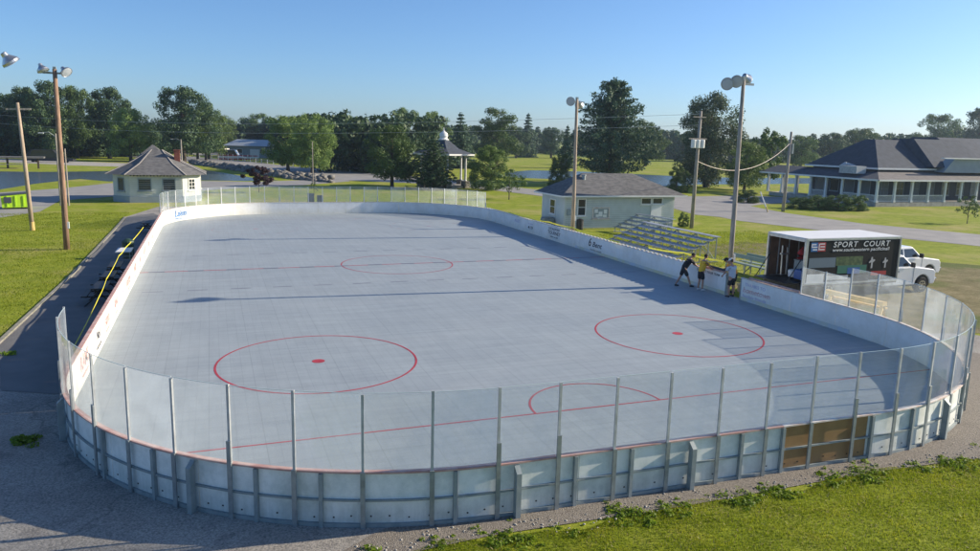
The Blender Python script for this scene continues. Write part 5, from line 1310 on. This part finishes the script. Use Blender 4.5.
def stand(lean=0.0, h=1.0, spread=.11, arms=((.28, .24, 1.12, .42, .2, .95), (.28, -.24, 1.12, .42, -.2, .95)), look=(1, 0, -.3), split=0.0):
    px = -.02*0; c = math.cos(lean); s_ = math.sin(lean)
    def up(x, y, z): return (x*c+z*s_, y, .93+z*c-x*s_)
    ch = up(0, 0, .40); nk = up(.0, 0, .60); hd = up(.04, 0, .76)
    return dict(pelvis=(0, 0, .93), chest=ch, neck=nk, head=hd, look=look,
                sh_l=up(0, .19, .50), sh_r=up(0, -.19, .50), el_l=arms[0][:3], ha_l=arms[0][3:], el_r=arms[1][:3], ha_r=arms[1][3:],
                hip_l=(0, .09, .86), hip_r=(0, -.09, .86), kn_l=(.05+split*.5, spread, .48), kn_r=(.03-split*.5, -spread, .48),
                an_l=(split, spread*1.2, .09), an_r=(-split, -spread*1.2, .09), toe_l=(split+.15, spread*1.3, .05), toe_r=(-split+.15, -spread*1.3, .05))
# facing +X is towards the boards on the right-hand side
A1 = ((.42, .20, 1.08, .66, .12, .98), (.44, -.16, 1.10, .68, -.06, 1.0))
person('man in dark shirt and shorts lunging to push against the boards, leftmost of the workers', (12.2, -9.35), math.radians(-14), stand(.55, spread=.10, arms=((.62, .22, 1.05, .86, .14, .98), (.60, -.14, 1.05, .84, -.05, 1.0)), split=-.34, look=(1, 0, -.2)), M['black_cloth'], M['black_cloth'])
person('man in yellow shirt and dark shorts seen from behind leaning over the boards', (12.45, -10.4), math.radians(8), stand(.28, spread=.12, arms=((.36, .24, 1.12, .60, .15, 1.02), (.36, -.24, 1.12, .60, -.14, 1.02)), look=(1, 0, -.6)), M['yellow_cloth'], M['black_cloth'])
person('man in orange shirt and black cap bending over in the gap in the boards', (13.72, -11.3), math.radians(150), stand(.55, spread=.12, arms=((.42, .22, 1.14, .52, .12, 1.12), (.42, -.22, 1.14, .54, -.10, 1.12)), look=(.8, 0, -.8)), M['orange_cloth'], M['black_cloth'], cap=M['black_cloth'])
person('man in pale grey shirt, white cap and dark shorts at the gap in the boards', (12.93, -12.1), math.radians(100), stand(.14, spread=.12, arms=((.24, .26, 1.12, .42, .16, .98), (.22, -.26, 1.12, .42, -.18, 1.0)), look=(1, .2, -.5)), M['grey_cloth'], M['black_cloth'], cap=M['white_cloth'])
person('man in blue grey shirt working behind the box truck opening, half hidden by the load', (16.6, -12.0), math.radians(200), stand(.3, spread=.12, arms=((.34, .24, 1.1, .5, .14, 1.0), (.34, -.24, 1.1, .5, -.14, 1.0))), M['navy'], M['black_cloth']) if False else None
# red foam strip and pole pieces on the top of the boards beside the men
o = MB().box((0, 0, 0), (.16, 1.5, .07)).build('foam_strip', M['cap_red'], bevel=.02); o.location = (13.05, -10.6, HB+.05); tag(o, 'faded red foam strip lying on the board top beside the yellow shirted man', 'foam strip')
o = MB().tube([(0, -.7, 0), (0, .7, .02)], .05, 10).build('rolled_mat', M['navy']); o.location = (13.06, -10.7, HB+.13); tag(o, 'dark rolled mat resting on the red foam strip on the boards', 'rolled mat')
o = MB().tube([(0, -1.6, 0), (0, 0, .01), (0, 1.5, 0)], .05, 8).build('foam_strip', M['cap_red']); o.location = (13.08, -14.6, HB+.06); tag(o, 'long red foam strip on the board top in front of the box truck', 'foam strip')

# ------------------------------------------------------------------ grass blades in the foreground, weeds, stones
rng = np.random.default_rng(31)
def blades(name, pts, h, w_, m_, label, lean=.5):
    n = len(pts); th = rng.uniform(0, 2*np.pi, n); hh = h*(.5+rng.random(n)); ww = w_*(.6+.8*rng.random(n))
    dx, dy = np.cos(th), np.sin(th); la = rng.uniform(0, 2*np.pi, n); ln = hh*lean*rng.random(n)
    b0 = pts; a = np.stack([b0[:, 0]-dx*ww, b0[:, 1]-dy*ww, b0[:, 2]], 1); b_ = np.stack([b0[:, 0]+dx*ww, b0[:, 1]+dy*ww, b0[:, 2]], 1)
    c = np.stack([b0[:, 0]+np.cos(la)*ln, b0[:, 1]+np.sin(la)*ln, b0[:, 2]+hh], 1)
    V = np.stack([a, b_, c], 1).reshape(-1, 3); me = raw_mesh(name, V, np.arange(n*3).reshape(-1, 3), M[m_]); o = bpy.data.objects.new(name, me); COL.objects.link(o); o['kind'] = 'stuff'; o['label'] = label; return o
def edge_y(x): return -28.62-.12*np.sin(x*1.3)-.08*np.sin(x*3.7+1)+.9*np.clip((x-8)/5, 0, 1)
n = 280000
x = rng.uniform(-8, 14, n); y = edge_y(x)-rng.uniform(0, 1, n)**1.25*5.2
clump = .5+.5*np.sin(x*2.1+np.sin(y*1.7)*2)*np.sin(y*2.6+np.sin(x*1.1)*2)
keep = rng.random(n) < .45+.55*clump
P_ = np.stack([x, y, np.full(n, ZG)], 1)[keep]
blades('grass', P_, .036, .006, 'blade', 'mown grass at the bottom right of the view')
k_ = rng.random(len(P_)) < .05; M['straw'] = leaf_mat('dry_straw', (.30, .26, .10), (.42, .36, .16), (.50, .44, .22), .4)
blades('dry_grass', P_[k_], .04, .008, 'straw', 'dry straw coloured blades scattered in the mown grass', 1.6)
# weeds along the edge
n = 1100; x = rng.uniform(-7.4, 9, n); x = x[(np.sin(x*2.3)+np.sin(x*5.1+1)+rng.normal(size=n)*.7) > .3]; n = len(x); y = edge_y(x)+rng.normal(size=n)*.20-.08+np.maximum(0, np.sin(x*1.7))*.12
V = []
for i in range(n):
    r_ = rng.uniform(.04, .13); k_ = rng.integers(10, 26); c_ = np.array([[x[i], y[i], ZG+r_*.35]])
    V.append(leaf_cloud(c_, np.array([r_]), int(k_), .062, rng, squash=.6, up=1.0))
V = np.concatenate(V); me = raw_mesh('weeds', V, quads(len(V)//4), M['weed']); o = bpy.data.objects.new('weeds', me); COL.objects.link(o); o['kind'] = 'stuff'; o['label'] = 'leafy weeds along the gravel edge below the boards'
# grass tufts in pavement at left
for (px, py, sc) in ((25, 441, .3), (12, 352, .22), (20, 438, .2)):
    g = at(px, py); V = leaf_cloud(np.array([[g[0]+rng.normal()*.1, g[1]+rng.normal()*.1, ZG+.05] for _ in range(7)]), np.full(7, sc*.5), 260, .08, rng, squash=.4, up=1)
    me = raw_mesh('weed_tuft', V, quads(len(V)//4), M['weed']); o = bpy.data.objects.new('weed_tuft', me); COL.objects.link(o); o['kind'] = 'stuff'
# rough lawn: sparse longer tufts over the nearer lawns
def lawn(name, x0, x1, y0, y1, n, h, w_, m_='blade'):
    x = rng.uniform(x0, x1, n); y = rng.uniform(y0, y1, n); k_ = (.5+.5*np.sin(x*.9+np.sin(y*.6)*2)*np.sin(y*1.1+np.sin(x*.5)*2)); kk = rng.random(n) < .25+.75*k_
    return blades(name, np.stack([x, y, np.full(n, ZG)], 1)[kk], h, w_, m_, 'grass blades standing on the lawn')
lawn('grass', -27, -16.2, -12, 31, 70000, .06, .016); lawn('grass', 14.4, 33, -4.5, 10.5, 50000, .07, .018)
# gravel stones by the boards
V = []; F = []
for i in range(450):
    xx = rng.uniform(-7.5, 9); yy = edge_y(xx)+rng.uniform(-.1, .45); s_ = rng.uniform(.008, .03); F.append(ifc+len(V)*len(iv)); V.append(iv*(1+rng.normal(size=iv.shape)*.15)*s_*np.array([1, 1, .6])+np.array([xx, yy, ZG+.02]))
me = raw_mesh('loose_stones', np.concatenate(V), np.concatenate(F), M['concrete']); o = bpy.data.objects.new('loose_stones', me); COL.objects.link(o); o['kind'] = 'stuff'

# ------------------------------------------------------------------ haze
hb = MB().box((150, 330, 14.5), (1500, 1500, 33)).build('haze', [])
hm = bpy.data.materials.new('haze'); hm.use_nodes = True; n = hm.node_tree
for x in list(n.nodes): n.nodes.remove(x)
out = n.nodes.new('ShaderNodeOutputMaterial'); pv = n.nodes.new('ShaderNodeVolumePrincipled')
pv.inputs['Color'].default_value = (.62, .80, 1.0, 1); pv.inputs['Density'].default_value = .0002; pv.inputs['Anisotropy'].default_value = .3
n.links.new(pv.outputs[0], out.inputs['Volume']); hb.data.materials.append(hm); hb['kind'] = 'stuff'
